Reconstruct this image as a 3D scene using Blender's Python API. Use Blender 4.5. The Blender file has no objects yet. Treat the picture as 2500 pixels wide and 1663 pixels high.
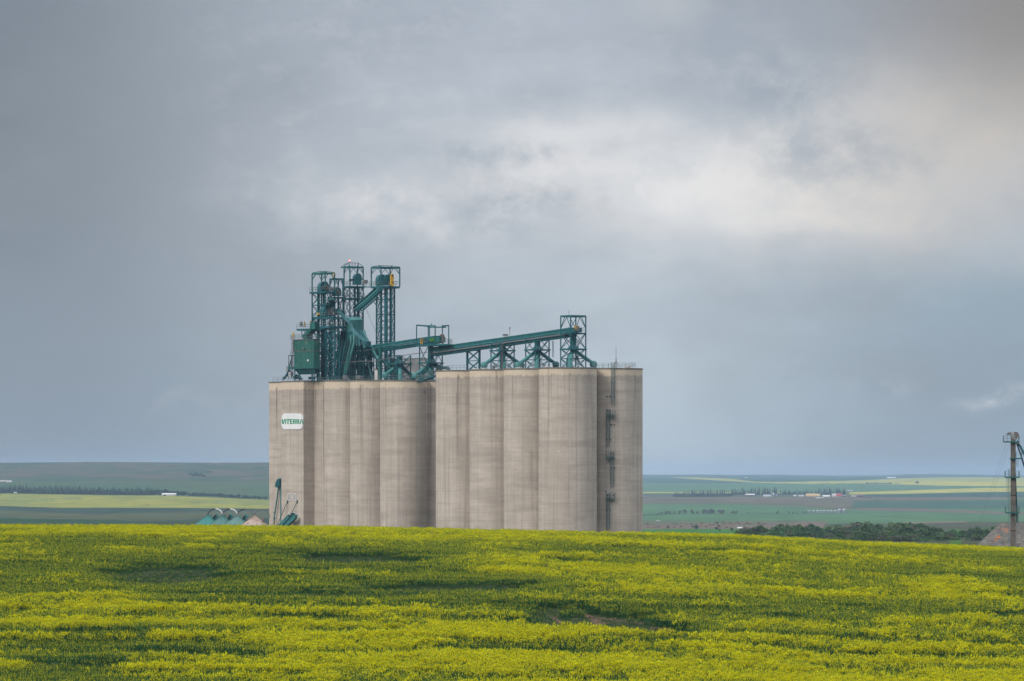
EXPOSURE, SUN, SKYK, HAZE, CROPS, ZEN, FIELDK, BLOOM, DENOISE = 0.42, 1.5, 8.9, 3.4e-5, True, 1.75, .70, -.5, True
import bpy, math, random
import numpy as np
from mathutils import Vector, Matrix
random.seed(7); rng = np.random.default_rng(7)
SC = bpy.context.scene; COL = SC.collection
# ---------------------------------------------------------------- frame of reference
F, HX, HY, D, S = 12500.0, 1250.0, 1160.0, 1125.0, 0.09     # focal length and horizon in photo pixels, metres
X0, Y0 = (1386-HX)*S, D                                       # centre of the corner silo
def L(a, b, z=0.0):                                           # elevator axes (0.09 m units) -> world
    return Vector((X0+S*(.6*a+.8*b), Y0+S*(-.8*a+.6*b), z))
def A_of(px, b):
    t = (px-HX)/F
    return (t*(Y0+S*.6*b)-X0-S*.8*b)/(S*.6+t*.8*S)
def pt(px, py, b):
    p = L(A_of(px, b), b); p.z = (HY-py)*p.y/F; return p
def zat(py, p): return (HY-py)*p.y/F
DV, PV, UP = Vector((.6, -.8, 0)), Vector((.8, .6, 0)), Vector((0, 0, 1))
# ---------------------------------------------------------------- mesh helpers
class MB:
    def __init__(s): s.v, s.f, s.m = [], [], []
    def add(s, vs, fs, m=0):
        n = len(s.v); s.v += [tuple(x) for x in vs]
        for q in fs: s.f.append(tuple(n+i for i in q)); s.m.append(m)
    def hexa(s, c, m=0):                                       # 8 corners, bottom ring then top ring
        s.add(c, [(3,2,1,0),(4,5,6,7),(0,1,5,4),(1,2,6,5),(2,3,7,6),(3,0,4,7)], m)
    def boxv(s, c, u, v, w, m=0):
        c, u, v, w = Vector(c), Vector(u), Vector(v), Vector(w); s.hexa([c-u-v-w, c+u-v-w, c+u+v-w, c-u+v-w, c-u-v+w, c+u-v+w, c+u+v+w, c-u+v+w], m)
    def box(s, a0, a1, b0, b1, z0, z1, m=0):                   # box in elevator axes
        s.hexa([L(a0,b0,z0),L(a1,b0,z0),L(a1,b1,z0),L(a0,b1,z0),L(a0,b0,z1),L(a1,b0,z1),L(a1,b1,z1),L(a0,b1,z1)], m)
    def beam(s, p, q, w, h=None, m=0):
        p, q = Vector(p), Vector(q); d = q-p
        if d.length < 1e-5: return
        d.normalize(); r = UP if abs(d.z) < .95 else DV
        u = d.cross(r).normalized(); v = u.cross(d).normalized(); h = h or w
        u = u*w/2; v = v*h/2
        s.hexa([p-u-v, p+u-v, p+u+v, p-u+v, q-u-v, q+u-v, q+u+v, q-u+v], m)
    def tube(s, pts, r, n=10, m=0, cap=True):
        pts = [Vector(p) for p in pts]; k = len(pts)
        rr = r if isinstance(r, (list, tuple)) else [r]*k
        vs = []; uprev = None
        for i, p in enumerate(pts):
            d = (pts[min(i+1, k-1)]-pts[max(i-1, 0)]).normalized()
            if uprev is None:
                ref = UP if abs(d.z) < .95 else DV
                u = d.cross(ref).normalized()
            else:
                u = (uprev-d*uprev.dot(d)).normalized()
            uprev = u; w = d.cross(u)
            for j in range(n):
                t = 2*math.pi*j/n; vs.append(p+(u*math.cos(t)+w*math.sin(t))*rr[i])
        fs = [(i*n+j, i*n+(j+1)%n, (i+1)*n+(j+1)%n, (i+1)*n+j) for i in range(k-1) for j in range(n)]
        if cap: fs += [tuple(range(n-1, -1, -1)), tuple((k-1)*n+j for j in range(n))]
        s.add(vs, fs, m)
    def lathe(s, c, prof, n=24, m=0, cap=True):
        c = Vector(c); vs = []; k = len(prof)
        for r, z in prof:
            for j in range(n):
                t = 2*math.pi*j/n; vs.append((c.x+r*math.cos(t), c.y+r*math.sin(t), z))
        fs = [(i*n+j, i*n+(j+1)%n, (i+1)*n+(j+1)%n, (i+1)*n+j) for i in range(k-1) for j in range(n)]
        if cap: fs += [tuple(range(n-1, -1, -1)), tuple((k-1)*n+j for j in range(n))]
        s.add(vs, fs, m)
    def extrude(s, outline, ofs, m=0):                         # planar outline swept by a vector
        n = len(outline); o = [Vector(p) for p in outline]; q = [p+ofs for p in o]
        s.add(o+q, [tuple(range(n-1, -1, -1)), tuple(range(n, 2*n))]+[(i, (i+1)%n, n+(i+1)%n, n+i) for i in range(n)], m)
    def build(s, name, mat, parent=None, smooth=False, loc=None):
        me = bpy.data.meshes.new(name)
        o = Vector(loc) if loc is not None else (parent_origin(parent) if parent else Vector((0,0,0)))
        me.from_pydata([(x-o.x, y-o.y, z-o.z) for x, y, z in s.v], [], s.f)
        for q in (mat if isinstance(mat, (list, tuple)) else [mat]): me.materials.append(q)
        me.polygons.foreach_set('material_index', s.m)
        if smooth: smoothed(me)
        ob = bpy.data.objects.new(name, me); COL.objects.link(ob)
        if parent is not None: ob.parent = parent
        elif loc is not None: ob.location = o
        return ob
def smoothed(me, ang=50):
    me.polygons.foreach_set('use_smooth', [True]*len(me.polygons))
    me.set_sharp_from_angle(angle=math.radians(ang))
def parent_origin(p):
    o = Vector((0,0,0))
    while p is not None: o += Vector(p.location); p = p.parent
    return o
def tag(o, label=None, cat=None, group=None, kind=None):
    if label: o['label'] = label
    if cat: o['category'] = cat
    if group: o['group'] = group
    if kind: o['kind'] = kind
    return o
def thing(name, label, cat, loc=(0,0,0), group=None):
    o = bpy.data.objects.new(name, None); COL.objects.link(o); o.location = loc
    o.empty_display_size = .5
    return tag(o, label, cat, group)
def copy_tree(o, parent=None):
    c = o.copy(); COL.objects.link(c)
    if parent: c.parent = parent
    for ch in o.children: copy_tree(ch, c)
    return c
# ---------------------------------------------------------------- node helpers
class NT:
    def __init__(s, tree): s.t = tree; s.n = tree.nodes; s.l = tree.links
    def node(s, typ, **kw):
        n = s.n.new(typ)
        for k, v in kw.items(): setattr(n, k, v)
        return n
    def put(s, sock, v):
        if isinstance(v, bpy.types.NodeSocket): s.l.new(v, sock)
        else: sock.default_value = v
    def math(s, op, a, b=None, c=None, clamp=False):
        n = s.node('ShaderNodeMath', operation=op, use_clamp=clamp)
        for i, v in enumerate((a, b, c)):
            if v is not None: s.put(n.inputs[i], v)
        return n.outputs[0]
    def noise(s, vec, scale=1., detail=4., rough=.55, dist=0.):
        n = s.node('ShaderNodeTexNoise'); s.put(n.inputs['Vector'], vec)
        n.inputs['Scale'].default_value = scale; n.inputs['Detail'].default_value = detail
        n.inputs['Roughness'].default_value = rough; n.inputs['Distortion'].default_value = dist
        return n.outputs['Fac']
    def mapr(s, v, a, b, c=0., d=1., smooth=False):
        n = s.node('ShaderNodeMapRange', interpolation_type='SMOOTHSTEP' if smooth else 'LINEAR')
        s.put(n.inputs[0], v)
        for i, q in enumerate((a, b, c, d)): s.put(n.inputs[i+1], q)
        return n.outputs[0]
    def mix(s, fac, a, b, blend='MIX'):
        n = s.node('ShaderNodeMix', data_type='RGBA', blend_type=blend)
        s.put(n.inputs[0], fac)
        for i, v in ((6, a), (7, b)):
            s.put(n.inputs[i], v if isinstance(v, bpy.types.NodeSocket) else (*v, 1.))
        return n.outputs[2]
    def xyz(s, x, y, z):
        n = s.node('ShaderNodeCombineXYZ')
        for i, v in enumerate((x, y, z)): s.put(n.inputs[i], v)
        return n.outputs[0]
    def sep(s, v):
        n = s.node('ShaderNodeSeparateXYZ'); s.put(n.inputs[0], v); return n.outputs
    def vmul(s, v, k):
        n = s.node('ShaderNodeVectorMath', operation='MULTIPLY'); s.put(n.inputs[0], v); n.inputs[1].default_value = k
        return n.outputs[0]
def material(name, rough=.8, metal=0., spec=.3):
    m = bpy.data.materials.new(name); m.use_nodes = True
    t = NT(m.node_tree); b = m.node_tree.nodes['Principled BSDF']
    b.inputs['Roughness'].default_value = rough; b.inputs['Metallic'].default_value = metal
    b.inputs['Specular IOR Level'].default_value = spec
    return m, t, b
def bump(t, b, h, strength=.3, dist=.05):
    n = t.node('ShaderNodeBump'); n.inputs['Strength'].default_value = strength; n.inputs['Distance'].default_value = dist
    t.put(n.inputs['Height'], h); t.l.new(n.outputs[0], b.inputs['Normal'])
def geo(t): return t.node('ShaderNodeNewGeometry').outputs['Position']
def objrand(t): return t.node('ShaderNodeObjectInfo').outputs['Random']
def paint(name, c, c2=None, rough=.5, metal=0., scale=.6, wear=None, wearc=(.12,.06,.035)):
    m, t, b = material(name, rough, metal)
    p = geo(t); c2 = c2 or tuple(x*.72 for x in c)
    f = t.mapr(t.noise(p, scale, 5, .6), .35, .65)
    col = t.mix(f, c, c2)
    if wear:
        w = t.mapr(t.noise(t.vmul(p, (1.6, 1.6, .3)), 1.1, 5, .65), wear, wear+.1)
        col = t.mix(w, col, wearc)
    t.l.new(col, b.inputs['Base Color']); return m
def foliage(name, c, c2, scale=.35):
    m, t, b = material(name, .7, 0, .2)
    f = t.mapr(t.noise(geo(t), scale, 3, .6), .35, .65)
    col = t.mix(f, c, c2)
    hs = t.node('ShaderNodeHueSaturation'); t.l.new(col, hs.inputs['Color'])
    t.l.new(t.mapr(objrand(t), 0, 1, .7, 1.35), hs.inputs['Value'])
    t.l.new(t.mapr(objrand(t), 0, 1, .485, .515), hs.inputs['Hue'])
    t.l.new(hs.outputs[0], b.inputs['Base Color']); return m
# ---------------------------------------------------------------- heights shared by materials and shapes
zL = zat(931, L(A_of(987, 0), -61)); zR = zat(899.5, L(0, -71)); ZB = -18.0
def concrete(name, ztop, stains):
    m, t, b = material(name, .9, 0, .2)
    p = geo(t); s = t.sep(p)
    big = t.noise(t.vmul(p, (.16, .16, .10)), 1., 5, .6)
    lines = t.noise(t.vmul(p, (.05, .05, 3.2)), 1., 4, .7)
    lift = t.noise(t.vmul(p, (.09, .09, .55)), 1., 3, .6)
    drip = t.noise(t.vmul(p, (1.5, 1.5, .035)), 1., 4, .6)
    pat = t.noise(t.vmul(p, (.5, .5, .9)), 1., 6, .7)
    col = t.mix(t.mapr(big, .3, .7), (.40, .348, .302), (.545, .48, .42))
    col = t.mix(t.math('MULTIPLY', t.mapr(lift, .42, .68, smooth=True), .8), col, (.375, .322, .280))
    col = t.mix(t.math('MULTIPLY', t.mapr(lines, .5, .75), .5), col, (.33, .285, .25))
    col = t.mix(t.math('MULTIPLY', t.mapr(lines, .46, .25), .3), col, (.66, .595, .52))
    col = t.mix(t.math('MULTIPLY', t.mapr(pat, .56, .75), .4), col, (.70, .63, .56))
    col = t.mix(t.math('MULTIPLY', t.mapr(pat, .42, .28), .5), col, (.31, .268, .238))
    col = t.mix(t.math('MULTIPLY', t.mapr(drip, .52, .70), .7), col, (.32, .275, .245))
    col = t.mix(t.math('MULTIPLY', t.mapr(drip, .44, .3), .3), col, (.68, .61, .54))
    # pale unstained band under the roof line with a ragged wash of dirt below it
    edge = t.math('ADD', s[2], t.math('MULTIPLY', t.math('SUBTRACT', t.noise(t.vmul(p, (1., 1., .05)), 1., 4, .6), .5), 1.6))
    run = t.noise(t.vmul(p, (2.2, 2.2, .03)), 1., 4, .65)
    run = t.math('MULTIPLY', t.mapr(run, .54, .68), t.mapr(t.math('ADD', s[2], t.math('MULTIPLY', run, 9.)), ztop-6, ztop+3, 0., .75, True))
    col = t.mix(run, col, (.235, .20, .178))
    band = t.mapr(edge, ztop-1.55, ztop-1.25)
    wash = t.math('MULTIPLY', t.mapr(edge, ztop-5.5, ztop-1.5, smooth=True), .5)
    col = t.mix(t.math('MULTIPLY', wash, t.mapr(pat, .35, .6)), col, (.32, .275, .245))
    col = t.mix(t.math('MULTIPLY', band, .62), col, (.70, .58, .435))
    fac = None
    for x, w, z0, z1, k in stains:                             # runs of damp and dirt down the joints
        wob = t.math('MULTIPLY', t.math('SUBTRACT', t.noise(t.vmul(p, (0, 0, .35)), 1., 3), .5), w*1.2)
        dx = t.math('DIVIDE', t.math('SUBTRACT', t.math('ADD', s[0], wob), x), w)
        g = t.math('POWER', 2.718, t.math('MULTIPLY', t.math('MULTIPLY', dx, dx), -1.))
        g = t.math('MULTIPLY', g, t.mapr(s[2], z1, z0, 0, k, True))
        g = t.math('MULTIPLY', g, t.mapr(s[2], z0+.6, z0, 0, 1))
        g = t.math('MULTIPLY', g, t.mapr(t.noise(t.vmul(p, (1.2, 1.2, .5)), 1., 4), .3, .6, .35, 1.))
        fac = g if fac is None else t.math('MAXIMUM', fac, g)
    if fac is not None: col = t.mix(fac, col, (.12, .098, .088))
    t.l.new(col, b.inputs['Base Color'])
    bump(t, b, t.math('ADD', lines, pat), .35, .06)
    return m
def sx(px, b=-60):  return L(A_of(px, b), b).x
def sz(py, px=1250, b=-60): return zat(py, L(A_of(px, b), b))
M = {}
M['concrete_low'] = concrete('slipform_concrete_low', zL, [
    (sx(673), .16, sz(948,673), sz(1125,673), .8), (sx(788), .14, sz(945,788), sz(1260,788), .85), (sx(768.5), .12, sz(945,768), sz(1290,768), .5),
    (sx(880.5), .30, sz(940,880), sz(1120,880), .62), (sx(886), .12, sz(940,886), sz(1200,886), .5), (sx(942), .13, sz(938,942), sz(1090,942), .5),
    (sx(1049), .13, sz(940,1049), sz(1300,1049), .6), (sx(1034.5), .28, sz(955,1034), sz(964,1034), .75), (sx(776), .5, sz(935,776), sz(1000,776), .35)])
M['concrete_high'] = concrete('slipform_concrete_high', zR, [
    (sx(1118.5), .16, sz(918,1118), sz(1000,1118), .9), (sx(1117), .4, sz(960,1118), sz(1230,1118), .5), (sx(1211.5), .14, sz(907,1211), sz(980,1211), .65),
    (sx(1211), .16, sz(960,1211), sz(1260,1211), .3), (sx(1338.5), .18, sz(902,1338), sz(1290,1338), .62), (sx(1315.5), .10, sz(902,1315), sz(1300,1315), .4),
    (sx(1297), .4, sz(1100,1297), sz(1250,1297), .3), (sx(1440), .5, sz(905,1440), sz(960,1440), .25)])
teal = (.012, .115, .112)
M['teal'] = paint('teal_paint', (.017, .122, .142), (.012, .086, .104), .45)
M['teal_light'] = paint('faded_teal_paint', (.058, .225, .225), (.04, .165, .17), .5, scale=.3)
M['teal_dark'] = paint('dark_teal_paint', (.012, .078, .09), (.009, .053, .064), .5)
M['green'] = paint('green_paint', (.020, .135, .122), (.016, .10, .094), .5)
M['lime'] = paint('lime_green_paint', (.055, .19, .035), (.045, .15, .035), .5)
M['binpaint'] = paint('weathered_green_paint', (.026, .135, .112), (.019, .105, .09), .55, scale=.25, wear=.60, wearc=(.26, .24, .17))
M['steel'] = paint('galvanised_steel', (.42, .43, .44), (.30, .31, .33), .45, .3)
M['rail'] = paint('grey_teal_railing', (.17, .235, .235), (.12, .175, .18), .5)
M['motor'] = paint('brown_grey_drive', (.16, .13, .12), (.10, .085, .08), .6)
M['grey'] = paint('weathered_grey_steel', (.17, .17, .175), (.12, .12, .125), .6)
M['yellow'] = paint('yellow_guard_paint', (.62, .36, .04), (.5, .28, .03), .5)
M['whitepaint'] = paint('white_paint', (.74, .75, .76), (.66, .67, .68), .55)
M['signwhite'] = paint('white_sign_panel', (.80, .80, .82), (.70, .71, .75), .5, scale=.5)
M['signgreen'] = paint('green_lettering', (.0, .27, .125), (.0, .23, .105), .5)
M['dark'] = paint('dark_opening', (.02, .022, .024), (.015, .016, .018), .8)
M['roofgrey'] = paint('roof_slab', (.20, .19, .175), (.13, .125, .12), .9)
M['shed'] = paint('ribbed_cladding', (.55, .54, .54), (.45, .44, .44), .6)
M['rustcone'] = paint('rusted_pale_cone', (.42, .33, .28), (.30, .235, .20), .7, scale=.7, wear=.57, wearc=(.14, .05, .035))
M['sootleg'] = paint('weathered_tan_casing', (.19, .165, .14), (.10, .088, .076), .7, scale=.5)
M['red'] = paint('red_paint', (.40, .045, .06), (.33, .04, .05), .6)
M['tan'] = paint('tan_roofing', (.50, .36, .17), (.42, .30, .15), .6)
M['wood'] = paint('weathered_boards', (.22, .15, .12), (.15, .10, .085), .85)
# ================================================================ camera, light, sky
cam = bpy.data.cameras.new('camera'); camo = bpy.data.objects.new('camera', cam); COL.objects.link(camo)
camo.location = (0, 0, 0); camo.rotation_euler = (math.radians(90), 0, 0)
cam.sensor_width = 36; cam.lens = 36*F/2500; cam.shift_y = (HY-831.5)/2500; cam.clip_start = 1; cam.clip_end = 60000
SC.camera = camo
SC.view_settings.view_transform = 'Standard'; SC.view_settings.look = 'None'
SC.view_settings.exposure = EXPOSURE; SC.view_settings.gamma = 1
SC.cycles.use_denoising = DENOISE
SC.cycles.max_bounces = 6; SC.cycles.volume_bounces = 0; SC.cycles.transparent_max_bounces = 8
sund = Vector((-.62, -.52, .60)).normalized()
sl = bpy.data.lights.new('sun', 'SUN'); sl.energy = SUN; sl.angle = math.radians(22); sl.color = (1., .93, .84)
so = bpy.data.objects.new('sun', sl); COL.objects.link(so); so.rotation_euler = (-sund).to_track_quat('-Z', 'Y').to_euler()
so.location = (0, 0, 300)
w = bpy.data.worlds.new('World'); SC.world = w; w.use_nodes = True
t = NT(w.node_tree); bg = w.node_tree.nodes['Background']; bg.inputs['Strength'].default_value = .1
sky = t.node('ShaderNodeTexSky', sky_type='NISHITA', sun_disc=False)
sky.sun_elevation = math.asin(sund.z); sky.sun_rotation = math.atan2(sund.x, sund.y) % (2*math.pi)
tc = t.node('ShaderNodeTexCoord').outputs['Generated']
nx, ny, nz = t.sep(tc)
az = t.math('ARCTAN2', nx, ny); el = t.math('ARCSINE', nz)
# cloud deck laid out by compass bearing and height above the horizon (thousands of photo pixels = .08 rad)
U = t.math('MULTIPLY_ADD', az, 12.5, 1.25); V = t.math('MULTIPLY_ADD', el, -12.5, 1.16)
base_vec = t.xyz(U, V, 0.)
wn = t.node('ShaderNodeTexNoise'); t.put(wn.inputs['Vector'], base_vec); wn.inputs['Scale'].default_value = 3.2; wn.inputs['Detail'].default_value = 7.; wn.inputs['Roughness'].default_value = .6
wc = t.sep(wn.outputs['Color'])
Uw = t.math('ADD', U, t.math('MULTIPLY', t.math('SUBTRACT', wc[0], .5), .34)); Vw = t.math('ADD', V, t.math('MULTIPLY', t.math('SUBTRACT', wc[1], .5), .17))
def gauss(cx, cy, sx_, sy_, rot=0., u=None, v=None):
    u = u or Uw; v = v or Vw
    du, dv = t.math('SUBTRACT', u, cx), t.math('SUBTRACT', v, cy)
    c, s = math.cos(rot), math.sin(rot)
    a = t.math('DIVIDE', t.math('ADD', t.math('MULTIPLY', du, c), t.math('MULTIPLY', dv, s)), sx_)
    b = t.math('DIVIDE', t.math('SUBTRACT', t.math('MULTIPLY', dv, c), t.math('MULTIPLY', du, s)), sy_)
    return t.math('POWER', 2.71828, t.math('MULTIPLY', t.math('ADD', t.math('MULTIPLY', a, a), t.math('MULTIPLY', b, b)), -1.))
def lin(r, g, b):
    f = lambda c: ((c/255+.055)/1.055)**2.4 if c > 10 else c/3294.6
    return tuple(f(c)*SKYK for c in (r, g, b))
soft = t.noise(t.vmul(base_vec, (1., 2.2, 1.)), 1.6, 5, .55)
fine = t.noise(t.vmul(base_vec, (1., 1.5, 1.)), 6.5, 7, .66, .3)
# base: slate grey left, pale blue-grey middle, deeper blue right of it
col = t.mix(t.mapr(U, -.1, 1.15, smooth=True), lin(108, 117, 128), lin(168, 175, 186))
col = t.mix(t.mapr(V, .30, 1.02, smooth=True), col, t.mix(t.mapr(U, .1, 1.3, smooth=True), lin(126, 140, 155), lin(170, 183, 194)))
col = t.mix(t.math('MULTIPLY', t.mapr(U, 1.45, 2.5, smooth=True), t.mapr(V, .52, .74, smooth=True)), col, lin(134, 152, 168))
col = t.mix(t.math('MULTIPLY', t.mapr(soft, .36, .66), .5), col, lin(132, 140, 152))
col = t.mix(t.math('MULTIPLY', t.math('MULTIPLY', t.mapr(fine, .50, .70), t.mapr(V, .85, .3, 0., .34)), t.mapr(U, .25, .85, smooth=True)), col, lin(186, 190, 197))
rag = t.noise(base_vec, 11., 7, .62, .4)
top = t.math('MULTIPLY', t.mapr(V, .33, -.02, smooth=True), t.mapr(U, 1.1, 2.3, smooth=True))
col = t.mix(t.math('MULTIPLY', top, .85), col, lin(134, 140, 151))
# bright break in the overcast: long warm white bank rising to the right, with puffs at its left end
bank = gauss(1.82, .46, .64, .155, .02); bank2 = gauss(2.35, .33, .50, .21, -.20); bank3 = gauss(1.42, .325, .34, .075, -.06)
low = gauss(1.95, .54, .42, .06, .0)
brt = t.math('MAXIMUM', t.math('MAXIMUM', bank, t.math('MULTIPLY', bank2, .82)), t.math('MAXIMUM', t.math('MULTIPLY', bank3, .7), t.math('MULTIPLY', low, .95)))
brt = t.math('MULTIPLY', brt, t.mapr(fine, .30, .54, .74, 1.))
warmness = t.mapr(U, 1.5, 2.45, smooth=True)
col = t.mix(brt, col, t.mix(warmness, lin(217, 216, 217), lin(201, 194, 188)))
puff = t.math('MAXIMUM', t.math('MAXIMUM', gauss(1.235, .44, .10, .075), gauss(1.36, .42, .11, .07)), t.math('MULTIPLY', gauss(.92, .49, .22, .075), .8))
puff = t.math('MAXIMUM', puff, t.math('MULTIPLY', gauss(1.1, .545, .16, .04), .7))
puff = t.math('MULTIPLY', puff, t.mapr(t.math('MULTIPLY_ADD', rag, .55, t.math('MULTIPLY', fine, .45)), .38, .60, .12, 1.))
col = t.mix(t.math('MULTIPLY', puff, .85), col, lin(210, 209, 211))
dk = t.math('MAXIMUM', t.math('MAXIMUM', t.math('MULTIPLY', gauss(1.27, .52, .15, .06), .8), t.math('MULTIPLY', gauss(2.0, .385, .24, .08, .1), .62)), t.math('MAXIMUM', t.math('MULTIPLY', gauss(1.22, .365, .20, .03), .6), t.math('MULTIPLY', gauss(1.9, .20, .20, .14, .5), .75)))
dk = t.math('MULTIPLY', dk, t.mapr(t.math('MULTIPLY_ADD', rag, .5, t.math('MULTIPLY', fine, .5)), .62, .42, .05, 1.))
col = t.mix(t.math('MULTIPLY', dk, .95), col, lin(138, 149, 163))
wisp = t.math('MAXIMUM', gauss(2.42, .975, .10, .018, -.12), t.math('MULTIPLY', gauss(2.14, .935, .06, .018), .5))
wisp = t.math('MAXIMUM', wisp, t.math('MULTIPLY', gauss(.5, .995, .10, .02, -.2), .35))
wisp = t.math('MULTIPLY', wisp, t.mapr(fine, .42, .6))
col = t.mix(t.math('MULTIPLY', wisp, .8), col, lin(186, 191, 198))
corner = gauss(1.62, .02, .10, .05); col = t.mix(t.math('MULTIPLY', corner, .5), col, lin(178, 180, 184))
grey = gauss(2.52, .02, .36, .30, 0., U, V); col = t.mix(t.math('MULTIPLY', grey, .85), col, lin(128, 122, 119))
# the deck thins and brightens towards the zenith
zen = t.mapr(nz, .10, .75, 0., 1., True)
big = t.noise(tc, 3.2, 5, .55)
col = t.mix(zen, col, t.mix(t.mapr(big, .35, .65), tuple(ZEN*x for x in lin(206, 211, 219)), tuple(ZEN*x for x in lin(240, 239, 237))))
out = t.mix(.94, sky.outputs[0], col)
t.l.new(out, bg.inputs['Color'])
# ================================================================ terrain
CREST = ([-900, 0, 660, 1060, 1566, 1800, 2120, 2500, 3400], [1281, 1281, 1283, 1288, 1299, 1305, 1322, 1338, 1372])
CROP = 1.42
def vnoise(x, y, seed=0):
    xi, yi = np.floor(x).astype(np.int64), np.floor(y).astype(np.int64); fx, fy = x-xi, y-yi
    fx = fx*fx*(3-2*fx); fy = fy*fy*(3-2*fy)
    def h(a, b):
        n = (a*374761393+b*668265263+seed*144269) & 0x7fffffff
        n = ((n ^ (n >> 13))*1274126177) & 0x7fffffff
        return ((n ^ (n >> 16)) & 0xffff)/65535.
    return (h(xi,yi)*(1-fx)+h(xi+1,yi)*fx)*(1-fy)+(h(xi,yi+1)*(1-fx)+h(xi+1,yi+1)*fx)*fy
def fbm(x, y, oct=4, seed=0, g=.5):
    s, a, n = 0, 1., 0
    for i in range(oct):
        s = s+a*vnoise(x*2**i, y*2**i, seed+i*17); n += a; a *= g
    return s/n
LP = ([1300, 2200, 4000, 6000, 8000, 9500, 12000, 14000, 34000], [1328, 1300, 1268, 1241, 1207, 1170, 1129, 1136, 1150])
RP = ([1300, 2200, 3000, 4500, 6000, 8000, 10000, 12000, 15000, 20000, 25000, 29000, 34000], [1328, 1323, 1312, 1291, 1274, 1252, 1220, 1206, 1186, 1171, 1165, 1160, 1162])
def ysm(prof, Y): return np.interp(Y, *prof)
def yfar(px, Y):
    b = np.clip((px-800)/650., 0, 1); b = b*b*(3-2*b)
    wob = np.where(Y > 26000, (fbm(px/190., Y/9e3, 4, 5)-.5)*9, (fbm(px/420., Y/2200., 3, 9)-.5)*2.2*np.clip((Y-1800)/3000, 0, 1))
    return (1-b)*(ysm(LP, Y)+np.where(Y > 11000, (fbm(px/260., px*0, 2, 3)-.5)*3, 0))+b*ysm(RP, Y)+wob
def terrain(X, Y):
    X, Y = np.asarray(X, float), np.asarray(Y, float)
    pc = HX+F*X/np.clip(Y, 400., 720.); yc = np.interp(pc, *CREST); K = yc-HY
    zc = -K*720/F-CROP
    c = (zc+K/F*320+18.6)/102400.
    d = Y-720
    z = np.where(d < 0, zc-K/F*d-c*d*d, zc-K/F*d-2.6e-4*d*d)
    z = np.where(Y < 400, -2+(zc+K/F*320-c*102400+2)*np.clip(Y, -200, 400)/400., z)
    und = (fbm(X/26., Y/17., 3, 21)-.5)*.9+(fbm(X/7., Y/7., 2, 31)-.5)*.25
    und = und+(fbm(X/34., Y/5.5, 3, 37)-.5)*1.15*np.clip((560-Y)/90., .25, 1)
    z = z+und*np.clip((Y-400)/40., 0, 1)*np.clip((715-Y)/70., .12, 1)
    fl = -17.6
    z = np.where(d > 0, np.maximum(z, fl), z)
    px = HX+F*X/np.maximum(Y, 600)
    zf = -(yfar(px, np.maximum(Y, 1300))-HY)*Y/F
    k = np.clip((Y-1300)/400., 0, 1)
    return np.where(Y > 1300, (1-k)*np.minimum(fl, zf)+k*zf, z)
def Zt(x, y): return float(terrain(np.array([x]), np.array([y]))[0])
_ys = np.concatenate([np.arange(1700, 13000, 10), np.arange(13000, 33000, 40)])
def ground(px, py):                                            # where the sight line of a far thing meets the land
    yy = yfar(np.full(_ys.shape, float(px)), _ys)
    hit = np.nonzero((yy[:-1] >= py) & (yy[1:] < py))[0]
    d = _ys[hit[0]] if len(hit) else _ys[np.argmin(abs(yy-py))]
    return Vector(((px-HX)/F*d, d, -(float(yfar(np.array([px]), np.array([float(d)]))[0])-HY)*d/F)), float(d)
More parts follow.
